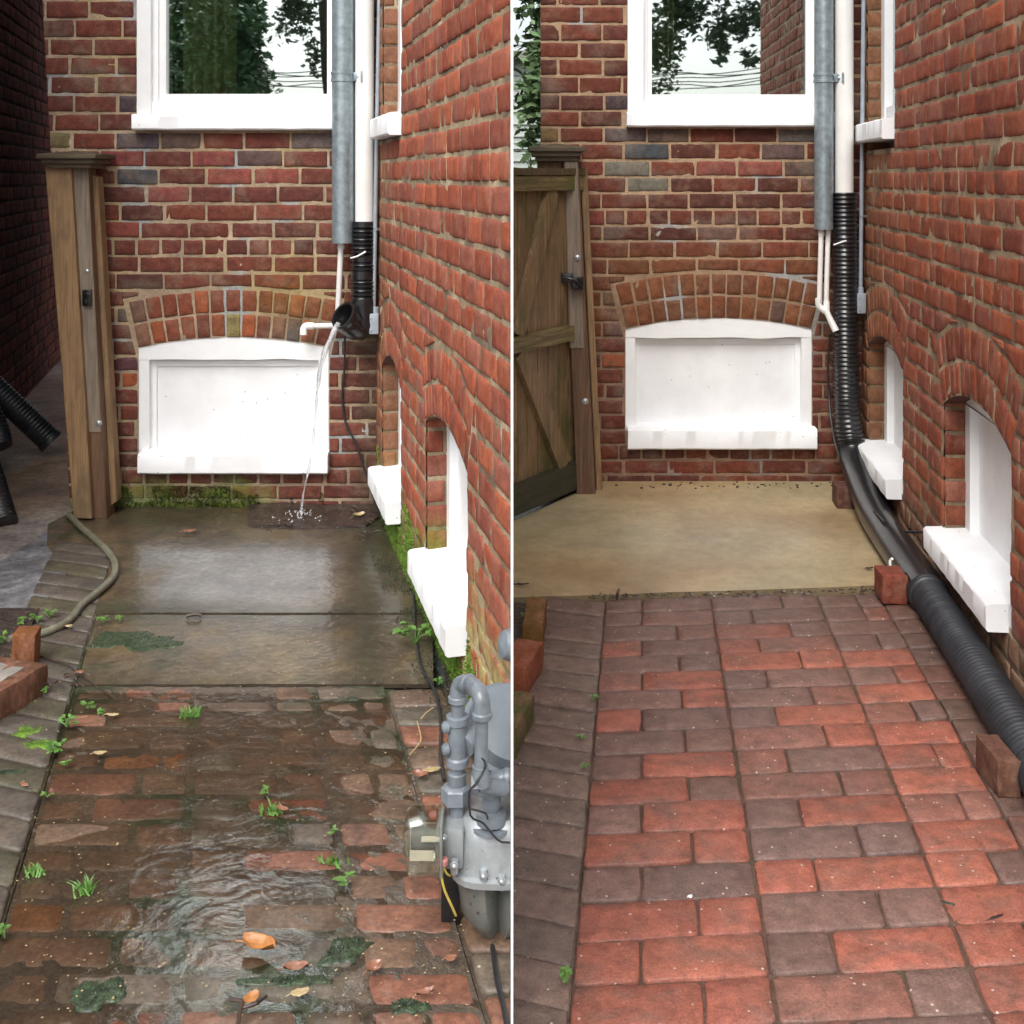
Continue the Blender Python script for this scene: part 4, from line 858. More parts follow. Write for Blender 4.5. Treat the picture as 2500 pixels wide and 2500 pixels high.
# --- gate post of the left yard
t = thing('gate_post', G(205, 1262), 'tall pale timber gate post with dark flat cap and small black latch plate', 'post')
def slat(pa, pb, pc, pd, Y, th, Yb=None):
    """board given by its four photo corners (top left, top right, bottom right, bottom left) at distance Y, th thick"""
    Yb = Yb or Y; m = MB(); n_ = 8
    vs = []
    for i in range(n_+1):
        f = i/n_; yy = Y+(Yb-Y)*f; a_ = (pa[0]+(pd[0]-pa[0])*f, pa[1]+(pd[1]-pa[1])*f); b_ = (pb[0]+(pc[0]-pb[0])*f, pb[1]+(pc[1]-pb[1])*f)
        A_ = P(*a_, yy); B_ = P(*b_, yy); A_.z = max(A_.z, -.03); B_.z = max(B_.z, -.03)
        bv = min(.004, (B_.x-A_.x)*.2); vs += [A_+Vector((0, bv, 0)), A_+Vector((bv, 0, 0)), B_-Vector((bv, 0, 0)), B_+Vector((0, bv, 0)), B_+Vector((0, th, 0)), A_+Vector((0, th, 0))]
    fs = [(i*6+k, (i+1)*6+k, (i+1)*6+(k+1) % 6, i*6+(k+1) % 6) for i in range(n_) for k in range(6)]
    m.add(vs, [tuple(reversed(f)) for f in fs], 0, (1, 1, 1), False); m.add(vs[:6], [(0, 1, 2, 3, 4, 5)], 0, (1, 1, 1), False); m.add(vs[-6:], [(5, 4, 3, 2, 1, 0)], 0, (1, 1, 1), False); return m
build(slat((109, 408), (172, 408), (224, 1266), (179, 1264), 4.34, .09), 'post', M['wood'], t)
build(slat((172.5, 408), (214, 408), (246, 1055), (210, 1055), 4.366, .004), 'facing_board', M['woodgrey'], t)
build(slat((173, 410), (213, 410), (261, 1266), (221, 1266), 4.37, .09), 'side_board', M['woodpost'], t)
build(slat((217, 425), (238, 432), (284, 1225), (262, 1240), 4.42, .06), 'edge_strip', M['wood'], t)
def cap(cx, cy, x0, x1, y0, y1, Y, dep, parent):
    m = MB(); A_ = P(x0, y1, Y); B_ = P(x1, y0, Y); w_ = B_.x-A_.x; h_ = B_.z-A_.z; c = Vector(((A_.x+B_.x)/2, Y+dep/2, 0))
    m.box((c.x, c.y, A_.z+h_*.78), (w_, dep, h_*.34), bev=.004); m.box((c.x, c.y, A_.z+h_*.45), (w_*.88, dep*.88, h_*.30), bev=.003); m.box((c.x, c.y, A_.z+h_*.15), (w_*.74, dep*.76, h_*.3), bev=.002)
    n_ = [(c.x-w_*.46, c.y-dep*.46, A_.z+h_*.95), (c.x+w_*.46, c.y-dep*.46, A_.z+h_*.95), (c.x+w_*.46, c.y+dep*.46, A_.z+h_*.95), (c.x-w_*.46, c.y+dep*.46, A_.z+h_*.95), (c.x, c.y, A_.z+h_*1.18)]
    m.add(n_, [(0, 1, 4), (1, 2, 4), (2, 3, 4), (3, 0, 4)], 0, (1, 1, 1), False); build(m, 'cap', M['cap'], parent)
cap(0, 0, 88, 233, 373, 410, 4.29, .22, t)
def bolt(c, n_, r, parent, name='bolt', mat='bolt'):
    m = MB(); m.lathe([(r*1.35, 0), (r*1.35, .0015), (r, .002), (r*.95, .005), (r*.5, .0075), (0.0005, .008)], c, n_, 12); build(m, name, M[mat], parent)
bolt(P(213, 662, 4.368), (0, -1, 0), .008, t); bolt(P(241, 1033, 4.368), (0, -1, 0), .010, t)
m = MB(); c = P(213, 727, 4.36); m.box(c, (.034, .018, .062), bev=.003); m.box(c+Vector((.006, -.012, .012)), (.014, .012, .012), bev=.002, ry=.5); m.box(c+Vector((-.002, -.012, -.014)), (.012, .010, .016), bev=.002)
build(m, 'latch_plate', M['iron'], t)
# --- galvanised pipe, white downpipe, broken drain connector
def galv(px, Y, r, ybot, zt, strap, other, label, y):
    b = P(px, ybot, Y); m = MB(); t = thing('metal_pipe', b, label, 'pipe')
    m.tube([b, Vector((b.x, b.y, zt))], r, 32, smooth_path=False); build(m, 'pipe', M['galv'], t)
    m = MB(); m.tube([b+Vector((r+.004, .02, 0)), Vector((b.x+r+.004, b.y+.02, zt))], .006, 8, smooth_path=False); build(m, 'seam', M['galv'], t)
    s = P(px, strap, Y); m = MB()
    for dz in (-.014, .014): m.lathe([(r+.001, -.006), (r+.004, -.005), (r+.004, .005), (r+.001, .006)], s+Vector((0, 0, dz)), (0, 0, 1), 32)
    m.lathe([(r+.0005, -.02), (r+.002, -.019), (r+.002, .019), (r+.0005, .02)], s, (0, 0, 1), 32)
    m.box(s+Vector((r+.018, -.012, 0)), (.034, .008, .034), bev=.003); m.box(s+Vector((r+.034, -.018, 0)), (.007, .03, .044), bev=.002)
    build(m, 'strap', M['galv'], t); m = MB(); m.lathe([(.005, 0), (.005, .006), (.001, .008)], s+Vector((r+.02, -.016, 0)), (0, -1, 0), 8); build(m, 'screw', M['bolt'], t); return t
galv(837, 4.43, .0425, 593, 2.9, 188, 0, 'fat galvanised pipe ending above a single thin white pipe', L_)
b = P(890, 541, 4.44); m = MB(); m.tube([b+Vector((0, 0, -.03)), Vector((b.x, b.y, 2.9))], .0375, 32, smooth_path=False)
single('downpipe', m, M['pvc'], 'white round downpipe fitted into the short black connector '+LEFT, 'downpipe', b)
t = thing('drain_connector', P(888, 800, 4.43), 'short shiny black corrugated connector with an open elbow pouring water', 'drain pipe')
top = P(888, 541, 4.44); bot = P(886, 742, 4.43); Lc = (top-bot).length
def rcor(d):
    z = d/Lc
    if z < .06 or .42 < z < .48 or .60 < z < .70 or z > .93: return .0465
    return .0455+.0042*math.sin(d*2*math.pi/.0165)
m = MB(); m.tube([top, bot], rcor, 28, step=.0022, smooth_path=False); build(m, 'corrugated_sleeve', M['black'], t)
m = MB(); el = [bot+Vector((0, 0, .01)), P(886, 778, 4.43), P(876, 800, 4.425), P(852, 786, 4.40), P(838, 772, 4.375)]
m.tube(el, lambda d: .0475 if d < .08 else .052, 28, step=.01, cap=False); build(m, 'elbow', M['black'], t)
m = MB(); ax = (P(838, 770, 4.365)-P(862, 786, 4.40)).normalized(); c = P(838, 770, 4.37)
m.lathe([(.050, -.06), (.054, -.03), (.0575, -.022), (.0585, 0), (.056, .004), (.047, .002), (.044, -.03), (.040, -.07), (.001, -.071)], c, ax, 32); build(m, 'outlet_rim', M['black'], t)
m = MB(); m.tube([P(856, 630, 4.385), P(872, 626, 4.378), P(893, 614, 4.38)], .0035, 8); build(m, 'cable_tie', M['pvc'], t)
# --- thin white condensate pipes
t = thing('condensate_pipe', P(742, 815, 4.46), 'thin white plastic pipe dropping to a short outlet beside the drain elbow', 'pipe')
m = MB(); m.tube([P(833, 593, 4.44), P(826, 745, 4.46), P(824, 790, 4.47)], .0115, 16); build(m, 'pipe', M['pvc'], t)
m = MB(); c = P(833, 602, 4.44); m.lathe([(.0125, -.012), (.0145, -.011), (.0145, .011), (.0125, .012)], c, (0, 0, 1), 16); build(m, 'coupling', M['pvc'], t)
m = MB(); m.tube([P(822, 795, 4.47), P(762, 796, 4.47), P(750, 797, 4.47)], .0105, 16); m.tube([P(766, 796, 4.47), P(748, 796, 4.47), P(742, 802, 4.465), P(741, 818, 4.46)], .0145, 16, step=.005)
build(m, 'outlet_elbow', M['pvc'], t)
# --- conduit with its box
def conduit(y, x0, x1, yb, box, clipY, r, lab, clampy):
    t = thing('electrical_conduit', P(x1, yb, y), lab, 'conduit')
    m = MB(); m.tube([Vector((P(x0, 0, y).x, y, 2.9)), P(x0, 0, y), P(x1, yb, y)], r, 14, smooth_path=False, step=.1); build(m, 'conduit', M['greymetal'], t)
    bx0, by0, bx1, by1 = box; A_ = P(bx0, by1, y); B_ = P(bx1, by0, y); m = MB()
    m.box(((A_.x+B_.x)/2, y-.005, (A_.z+B_.z)/2), (B_.x-A_.x, .042, B_.z-A_.z), bev=.004); m.lathe([(.012, 0), (.013, .004), (.013, .022), (.010, .024)], ((A_.x+B_.x)/2+.003, y, B_.z), (0, 0, 1), 14); build(m, 'junction_box', M['greymetal'], t)
    for dz in (.2, .8):
        m = MB(); m.lathe([(.0035, 0), (.0035, .003), (.0005, .004)], (A_.x+.006, y-.026, A_.z+(B_.z-A_.z)*dz), (0, -1, 0), 8); build(m, 'screw', M['bolt'], t)
    c = P((x0+x1)/2, clampy, y); m = MB(); m.lathe([(r+.001, -.006), (r+.003, -.005), (r+.003, .005), (r+.001, .006)], c, (0, 0, 1), 14); m.box(c+Vector((.014, .004, 0)), (.018, .004, .011)); build(m, 'clamp', M['bolt'], t)
conduit(4.42, 926, 912, 765, (903, 764, 926, 814), 0, .0085, 'thin grey conduit ending in a small box beside the black elbow '+LEFT, 560)
# --- water
t = thing('water_stream', G(735, 1262, .03), 'thin stream of water falling from the black elbow onto wet soil', 'water')
rw = random.Random(2)
m = MB(); m.tube([P(826, 790, 4.36), P(812, 815, 4.33), P(797, 850, 4.31), P(783, 900, 4.30), P(774, 960, 4.31)], lambda d: .010-.006*min(1, d/.3)+.002*math.sin(d*60), 10, step=.008)
m.tube([P(822, 794, 4.36), P(803, 830, 4.33), P(787, 870, 4.31), P(776, 930, 4.30)], lambda d: .006+.0015*math.sin(d*70), 8, step=.008)
m.tube([P(774, 955, 4.31), P(771, 1010, 4.32), P(762, 1090, 4.34), P(752, 1150, 4.35), P(740, 1210, 4.36), P(735, 1262, 4.37)], lambda d: .0035+.0018*math.sin(d*45), 8, step=.008)
build(m, 'stream', M['water'], t)
m = MB()
for i in range(70):
    a_ = rw.uniform(0, 6.28); q = rw.random()**1.5*.11; c = G(735, 1265, .03)+Vector((math.cos(a_)*q, math.sin(a_)*q*.7, rw.random()*.04*(1-q/.12))); r = rw.uniform(.0015, .004)
    m.lathe([(r*.1, -r), (r*.8, -r*.5), (r, 0), (r*.8, r*.5), (r*.1, r)], c, (rw.gauss(0, 1), rw.gauss(0, 1), 1), 6)
tag(build(m, 'splash', M['water'], t), kind='stuff')
# --- garden hose
pts = [(168, 1257), (198, 1287), (226, 1311), (262, 1345), (281, 1376), (276, 1408), (240, 1444), (200, 1476), (175, 1508), (142, 1531), (97, 1547), (58, 1551), (20, 1562)]
m = MB(); m.tube([G(x, y_, .026) for x, y_ in pts], .0115, 14); single('garden_hose', m, M['hose'], 'faded olive garden hose curving over the wet concrete', 'hose', G(262, 1345, 0))
# --- loose black corrugated pipes at the far left
t = thing('drain_pipe', P(125, 1085, 5.4), 'black corrugated pipe leaning down from the left edge onto the walkway', 'drain pipe')
m = MB(); m.tube([P(124, 1078, 5.40), P(-170, 800, 5.30)], lambda d: .056+.0016*math.sin(d*2*math.pi/.018), 28, step=.003, smooth_path=False); build(m, 'pipe', M['blackdull'], t)
m = MB(); m.lathe([(.056, -.02), (.060, -.012), (.060, .006), (.052, .004), (.05, -.01), (.001, -.012)], P(124, 1078, 5.40), P(124, 1078, 5.4)-P(-170, 800, 5.3), 28); build(m, 'end_rim', M['blackdull'], t)
m = MB(); m.tube([P(12, 1280, 4.30), P(-30, 1140, 4.5), P(-70, 1000, 4.6)], lambda d: .047+.003*math.sin(d*2*math.pi/.018), 24, step=.003)
single('drain_pipe', m, M['black'], 'cut end of a black corrugated pipe lying at the left edge', 'drain pipe', P(12, 1290, 4.3))
m = MB(); m.tube([P(4, 1090, 5.0), P(-10, 1035, 5.05), P(-60, 930, 5.1)], lambda d: .045+.002*math.sin(d*2*math.pi/.02), 20, step=.004)
single('drain_pipe', m, M['blackdull'], 'black pipe end half out of the left edge under the leaning pipe', 'drain pipe', P(4, 1090, 5.0))
# --- cables
def gw(px, py, z=.02): return G(px, py, z)
m = MB(); m.tube([P(842, 818, 4.50), P(841, 900, 4.51), P(836, 960, 4.515), P(843, 1030, 4.515), P(868, 1080, 4.50), P(885, 1130, 4.49), P(905, 1190, 4.47), P(922, 1245, 4.40)] +
    [gw(945, 1290), gw(975, 1338), gw(1008, 1372, .03), gw(1010, 1460, .02), gw(1016, 1560), gw(1030, 1630), gw(1062, 1690), gw(1076, 1760), gw(1076, 1850), gw(1084, 1905)], .0042, 8)
single('cable', m, M['rubber'], 'thin black cable hanging down the wall and running along the ground '+LEFT, 'cable', gw(1008, 1372, 0))
m = MB(); m.tube([P(1205, 2230, 2.0), P(1200, 2290, 1.98), gw(1205, 2330, .018), gw(1215, 2400, .018), gw(1232, 2470, .018), gw(1246, 2560, .018)], .0045, 10)
single('cable', m, M['rubber'], 'stiff black cable running out from under the gas meter', 'cable', gw(1215, 2400, 0))

# --- gas meter
base = G(1150, 2345); gm = thing('gas_meter', base, 'grey gas meter with clear index box and bent riser pipes against the wall', 'gas meter')
YM = 1.92
def q(px, py, dy=0): return P(px, py, YM+dy)
cxm = q(1216, 2100).x; 
def loop(z, hx, hy, cy, n_=40, pw=3.2, lobes=0):
    pw = 2.3 if lobes else pw
    out = []
    for i in range(n_):
        a_ = 2*math.pi*i/n_; c_, s_ = math.cos(a_), math.sin(a_); rr = (abs(c_)**pw+abs(s_)**pw)**(-1/pw)
        k_ = 1-(lobes*abs(math.cos(a_+math.pi/2))**0*max(0, (1-abs(c_)/.28))*(.5) if lobes else 0)
        out.append(Vector((cxm+hx*rr*c_, cy+hy*rr*s_*k_, z)))
    return out
def loft(rows, mat=0):
    m = MB(); n_ = len(rows[0]); vs = [v for r in rows for v in r]
    m.add(vs, [(i*n_+k, i*n_+(k+1) % n_, (i+1)*n_+(k+1) % n_, (i+1)*n_+k) for i in range(len(rows)-1) for k in range(n_)], mat)
    m.add(rows[0], [tuple(range(n_))[::-1]], mat); m.add(rows[-1], [tuple(range(n_))], mat); return m
zf = q(0, 2150).z; zt = q(0, 2150).z+.086; zl = max(.004, q(0, 2345).z); HX = abs(q(1100, 0).x-cxm); HYm = .085; cy = YM+HYm
m = loft([loop(zf-.001, HX*.97, HYm*.97, cy), loop(zf+.015, HX*.94, HYm*.95, cy), loop(zf+.035, HX*.92, HYm*.93, cy), loop(zf+.058, HX*.89, HYm*.90, cy), loop(zf+.074, HX*.82, HYm*.82, cy), loop(zt-.004, HX*.74, HYm*.74, cy), loop(zt, HX*.66, HYm*.68, cy)])
build(m, 'upper_case', M['meterbody'], gm, clip=-1, ang=60)
m = loft([loop(zf-.016, HX*.98, HYm*1.0, cy), loop(zf-.013, HX*1.06, HYm*1.07, cy), loop(zf-.002, HX*1.07, HYm*1.08, cy), loop(zf+.001, HX*1.0, HYm*1.0, cy)])
build(m, 'flange', M['meterbody'], gm, clip=-1)
m = loft([loop(zf-.014, HX*.94, HYm*.95, cy, lobes=1, n_=64), loop(zf-.04, HX*.92, HYm*.93, cy, lobes=1, n_=64), loop(zf-.09, HX*.82, HYm*.86, cy, lobes=1, n_=64), loop(zl+.03, HX*.66, HYm*.72, cy, lobes=1, n_=64), loop(zl+.008, HX*.50, HYm*.54, cy, lobes=1, n_=64), loop(zl, HX*.30, HYm*.44, cy, lobes=1, n_=64)])
build(m, 'lower_case', M['meterlow'], gm, clip=-1, ang=70)
m = MB(); m.box((q(1166, 2297).x, cy-.01, zl-.003), (.034, .03, .022), bev=.008); build(m, 'foot', M['meterlow'], gm)
for (px, py) in ((1109, 2112), (1180, 2137), (1225, 2150)):
    c = q(px, py, -.004); bolt(c, (0, -1, 0), .0055, gm)
    m = MB(); m.lathe([(.006, -.012), (.0065, -.011), (.0065, .011), (.005, .012)], c+Vector((0, .006, -.006)), (0, 0, 1), 10); build(m, 'bolt', M['bolt'], gm)
# index housing: neck, square-ish clear cover, number drums and a label inside it
nk = MB(); nk.box(q(1100, 2045, .05), (.05, .075, .070), bev=.010); build(nk, 'index_neck', M['meterbody'], gm)
cv = MB(); c = q(1038, 2050, .03); cv.box(c, (abs(q(1086, 0).x-q(992, 0).x), .085, .082), bev=.012, ry=-.09); build(cv, 'index_cover', M['clear'], gm)
di = MB()
for i in range(5): di.lathe([(.001, -.006), (.020, -.0055), (.020, .0055), (.001, .006)], c+Vector((-.018+.011*i, .004, .003)), (1, 0, 0), 18)
build(di, 'number_drums', M['dark'], gm); di = MB(); di.box(c+Vector((.012, 0, .012)), (.034, .05, .003)); di.box(c+Vector((-.004, .016, -.006)), (.045, .004, .05)); di.box(c+Vector((-.004, -.026, -.012)), (.040, .003, .016)); build(di, 'dial_plate', M['label'], gm)
fr = MB(); fr.box(c+Vector((.030, 0, .003)), (.005, .092, .084), bev=.002); build(fr, 'index_frame', M['meterlow'], gm)
bolt(q(1084, 2043, -.002), (0, -1, 0), .004, gm)
rd = MB(); rd.lathe([(.006, -.008), (.0075, -.006), (.0075, .004), (.005, .006)], q(1060, 1990, .05), (1, 0, .2), 12); build(rd, 'seal', M['red'], gm); rd = MB(); rd.lathe([(.007, -.006), (.0085, -.004), (.0085, .004), (.006, .006)], q(1082, 2103, -.005), (0, 0, 1), 12); build(rd, 'seal', M['red'], gm)
# inlet riser: hex nut, nipple, regulator-style tee, elbow over, second leg
def T(parent, pts, r, name='pipe', mat='meterpaint', seg=20, sp=True, step=.008): m = MB(); m.tube(pts, r, seg, smooth_path=sp, step=step); return build(m, name, M[mat], parent, clip=-1)
d1 = .06
a1 = q(1116, 1970, d1); 
m = MB(); m.lathe([(.020, -.014), (.026, -.012), (.026, .011), (.021, .016), (.018, .017)], q(1113, 1938, d1), (0, 0, 1), 6); build(m, 'union_nut', M['meterpaint'], gm)
m = MB(); m.lathe([(.0145, -.03), (.0150, 0), (.0165, .004), (.0165, .018), (.0140, .020)], q(1116, 1912, d1), (0, 0, 1), 20); m.lathe([(.013, -.002), (.0135, 0)], q(1116, 1930, d1), (0, 0, 1), 20); build(m, 'nipple', M['meterpaint'], gm)
T(gm, [q(1115, 2000, d1), q(1116, 1850, d1)], .0135, sp=False)
m = MB(); zc = q(1117, 1805, d1); m.lathe([(.016, -.046), (.0195, -.044), (.0195, -.032), (.0165, -.029), (.0165, .026), (.0195, .029), (.0195, .041), (.016, .043)], zc, (0, 0, 1), 24); build(m, 'service_tee', M['meterpaint'], gm, clip=-1)
for py in (1773, 1827):
    m = MB(); m.lathe([(.006, -.004), (.006, .008), (.010, .009), (.010, .017), (.007, .020), (.001, .021)], q(1107, py, d1-.004), (-1, -.3, 0), 10); build(m, 'plug', M['meterpaint'], gm)
T(gm, [q(1118, 1765, d1), q(1118, 1690, d1)], .0120, sp=False)
el = [q(1118, 1712, d1), q(1118, 1688, d1), q(1124, 1672, d1), q(1142, 1668, d1-.02), q(1160, 1680, d1-.05), q(1173, 1700, d1-.075), q(1177, 1728, d1-.08), q(1177, 1750, d1-.08)]
T(gm, el, .0145, 'return_bend', step=.006)
for c, ax in ((q(1118, 1706, d1), (0, 0, 1)), (q(1177, 1746, d1-.08), (0, 0, 1)), (q(1143, 1670, d1-.022), (.8, -.8, -.25))):
    m = MB(); m.lathe([(.0150, -.006), (.0172, -.004), (.0172, .004), (.0150, .006)], c, ax, 20); build(m, 'collar', M['meterpaint'], gm)
T(gm, [q(1177, 1750, d1-.08), q(1173, 1896, d1-.08)], .0112, sp=False)
m = MB(); m.lathe([(.0135, -.014), (.0165, -.012), (.0165, .004), (.014, .009), (.014, .019), (.012, .020)], q(1173, 1898, d1-.08), (0, 0, 1), 20); m.tube([q(1166, 1915, d1-.08), q(1232, 1925, d1-.05)], .013, 14); m.lathe([(.018, -.006), (.018, .006)], q(1160, 1912, d1-.08), (1, 0, 0), 6); build(m, 'valve', M['meterpaint'], gm, clip=-1)
# arm to the regulator disc on the wall
m = MB(); m.tube([q(1130, 1820, d1), q(1160, 1790, d1+.03), q(1205, 1780, d1+.08)], lambda d: .022+.15*max(0, d-.03), 18); build(m, 'regulator_arm', M['meterpaint'], gm, clip=-1)
m = MB(); m.lathe([(.001, -.05), (.050, -.048), (.074, -.03), (.078, -.006), (.086, -.004), (.086, .006), (.078, .008), (.070, .03), (.04, .04), (.001, .042)], q(1240, 1782, .13), (.25, -.55, .75), 36); build(m, 'regulator', M['regul'], gm, clip=-1)
# outlet: elbow from the right down into the case
T(gm, [q(1262, 1900, .03), q(1235, 1899, .03), q(1212, 1903, .03), q(1197, 1916, .03), q(1194, 1945, .03)], .0142, 'elbow', step=.006)
for c, ax in ((q(1236, 1899, .03), (1, 0, 0)), (q(1194, 1936, .03), (0, 0, 1))):
    m = MB(); m.lathe([(.0145, -.005), (.0168, -.003), (.0168, .004), (.0145, .006)], c, ax, 20); build(m, 'collar', M['meterpaint'], gm, clip=-1)
m = MB(); m.lathe([(.012, .03), (.016, .02), (.017, .008), (.014, -.006), (.019, -.008), (.026, -.010), (.027, -.026), (.022, -.028)], q(1200, 1968, .035), (0, 0, 1), 24); m.lathe([(.034, -.034), (.034, -.029), (.022, -.027)], q(1200, 1972, .035), (0, 0, 1), 24); build(m, 'outlet_boss', M['meterpaint'], gm, clip=-1)
m = MB(); m.tube([q(1176, 1850, -.03), q(1186, 1870, -.03), q(1160, 1915, -.04), q(1146, 1935, -.03), q(1148, 1990, -.02), q(1165, 2003, -.01), q(1180, 2010, 0), q(1205, 2040, -.006), q(1225, 2056, -.006), q(1262, 2056, .0)], .0019, 6); m.tube([q(1150, 1975, 0), q(1185, 1985, 0), q(1190, 2000, 0)], .0018, 6); build(m, 'sealing_wire', M['rubber'], gm, clip=-1)
m = MB(); m.tube([q(1082, 2112, -.004), q(1078, 2140, -.004), q(1086, 2175, 0), q(1102, 2210, .01), q(1113, 2235, .02)], .0022, 6); m.tube([q(1083, 2116, -.004), q(1090, 2132, 0), q(1099, 2138, .01)], .0018, 6); build(m, 'yellow_wire', M['yellow'], gm)
m = MB(); m.box((q(1100, 0, .09).x+.0, YM+.10, .06), (.034, .03, .20), bev=.004); build(m, 'support_leg', M['iron'], gm)
m = MB(); m.tube([q(1262, 1574, .35), q(1248, 1574, .35)], .026, 18, smooth_path=False); m.lathe([(.03, -.01), (.033, 0), (.026, .02), (.001, .026)], q(1249, 1574, .35), (-1, -.4, .2), 18); build(m, 'wall_fitting', M['meterpaint'], gm, clip=-1)

# --- edging bricks, left
def loose(name, c, d, rz, col, lab, mat='brickside', rx=0, ry=0, group=None, jit=.003, cat='brick', bev=.006):
    m = MB(); m.box(c, d, rz=rz, rx=rx, ry=ry, bev=bev, jit=jit, col=col); return single(name, m, M[mat], lab, cat, c, group)
a = G(50, 1650); loose('brick', (a.x, a.y+.035, .052), (.06, .07, .115), .15, (.16, .06, .02), 'mossy orange brick stub standing upright at the end of the hose', ry=.05)
a = G(24, 1785); loose('brick', (a.x-.105, a.y+.10, .042), (.19, .22, .09), -.30, (.10, .048, .026), 'large worn red edging brick at the left edge, a painted pale highlight on its top')
m = MB(); m.box((a.x-.10, a.y+.12, .087), (.12, .10, .004), rz=-.30, bev=.002, jit=.006); single('highlight_flake', m, M['stonegrime'], 'pale flake painting a wet highlight on the red edging brick at the left edge', 'stone', (a.x-.078, a.y+.1, .099))  # thin pale slab stands in for the wet highlight on the brick top

# --- plants, leaves, twigs
def weed(c, h, n_, size, lab, seed, mat='leaf', group='weeds sprouting between the bricks', spread=1.0, parts=True, lean=(0, 0)):
    rd_ = random.Random(seed); t = thing('weed', c, lab, 'weed', group); st = MB(); lf = MB()
    for i in range(n_):
        a_ = rd_.uniform(0, 6.28); s_ = rd_.uniform(.3, 1)*h*.6*spread; top_ = Vector(c)+Vector((math.cos(a_)*s_+lean[0]*h, math.sin(a_)*s_*.8+lean[1]*h, h*rd_.uniform(.35, 1)))
        st.tube([Vector(c), Vector(c).lerp(top_, .5)+Vector((0, 0, h*.12)), top_], .0012, 5, step=.02)
        for k_ in range(3):
            b_ = a_+rd_.uniform(-1.3, 1.3); u = Vector((math.cos(b_), math.sin(b_), rd_.uniform(-.1, .45))).normalized(); v = u.cross(Vector((0, 0, 1))).normalized(); sz = size*rd_.uniform(.6, 1.2); up = u.cross(v)*-1
            p0 = top_; vs = [p0, p0+u*sz*.35+v*sz*.33+up*sz*.06, p0+u*sz*.35-up*sz*.04, p0+u*sz*.35-v*sz*.33+up*sz*.06, p0+u*sz*.75+v*sz*.22, p0+u*sz*.75-up*sz*.03, p0+u*sz*.75-v*sz*.22, p0+u*sz-up*sz*.08]
            lf.add(vs, [(0, 2, 1), (0, 3, 2), (1, 2, 5, 4), (2, 3, 6, 5), (4, 5, 7), (5, 6, 7)], 0, (1, 1, 1), True)
    build(st, 'stem', M[mat], t); build(lf, 'leaf', M[mat], t)
for i, (px, py, h, n_, sz, lab) in enumerate([
    (1014, 1572, .075, 9, .034, 'tallest bright green seedling against the mossy side wall'), (1072, 1672, .03, 7, .014, 'small green sprig low on the mossy wall behind the meter'),
    (120, 1508, .04, 7, .020, 'green weed above the hose, third from the left edge'), (92, 1518, .04, 6, .020, 'pale green weed touching the upper side of the hose'), (56, 1528, .035, 7, .020, 'yellowish weed between the speckled strip and the hose'),
    (252, 1520, .03, 6, .022, 'low round leafed weed at the slab joint'), (292, 1517, .02, 4, .018, 'tiny weed just right of the round leafed one at the slab joint'), (8, 1572, .05, 7, .022, 'leafy weed at the left edge beside the brick stub'),
    (215, 1730, .03, 5, .022, 'two leafed weed at the top left corner of the paving'), (240, 1745, .02, 4, .020, 'small weed hugging the first paving brick'), (163, 1775, .04, 7, .024, 'round leafed weed in the border joint, upper of the row'),
    (135, 1838, .045, 12, .024, 'bushiest weed in the border joint beside green moss'), (160, 1868, .02, 5, .018, 'yellow green weed just below the bushiest one'), (116, 1946, .02, 4, .014, 'tiny pale weed at the lower end of the border joint'),
    (655, 1938, .02, 4, .020, 'lone pale seedling in the middle of the wet paving'), (838, 2160, .03, 5, .026, 'small green seedling on the wet bricks left of the meter case'), (813, 2034, .015, 4, .018, 'little weed left of the index box'),
    (12, 2290, .03, 6, .022, 'dark weed at the lower left edge'), (112, 1692, .02, 4, .016, 'faint grey green weed left of the paving corner')]):
    weed(G(px, py, .02), h*(1 if i == 0 else .6), n_, sz*(.85 if i == 0 else .62), lab, 30+i)
def grass(c, h, n_, lab, seed, spread=.03, mat='leaf', group='grass tufts in the paving joints'):
    rd_ = random.Random(seed); m = MB()
    for i in range(n_):
        a_ = rd_.uniform(0, 6.28); q_ = rd_.random()*spread; b_ = Vector(c)+Vector((math.cos(a_)*q_, math.sin(a_)*q_*.6, 0)); tip = b_+Vector((rd_.gauss(0, h*.5), rd_.gauss(0, h*.4), h*rd_.uniform(.5, 1))); sd = Vector((.0016, .0008, 0)); md = b_.lerp(tip, .55)+Vector((0, 0, h*.15))
        m.add([b_-sd, b_+sd, md+sd*.8, tip, md-sd*.8], [(0, 1, 2, 3, 4)], 0, (1, 1, 1), False)
    single('grass_tuft', m, M[mat], lab, 'grass', c, group)
for i, (px, py, h, n_, lab) in enumerate([(465, 1750, .04, 46, 'grass tuft filling the joint at the top of the wet paving'), (668, 1985, .035, 30, 'grass tuft with a dead leaf in the middle of the paving'), (205, 2180, .045, 36, 'feathery grass tuft in the flowing water'), (80, 2135, .03, 26, 'thin grass tuft near the lower left edge'), (815, 2110, .03, 30, 'thin grass tuft on the joint left of the index box')]):
    grass(G(px, py, .016), h*.6, n_, lab, 60+i)
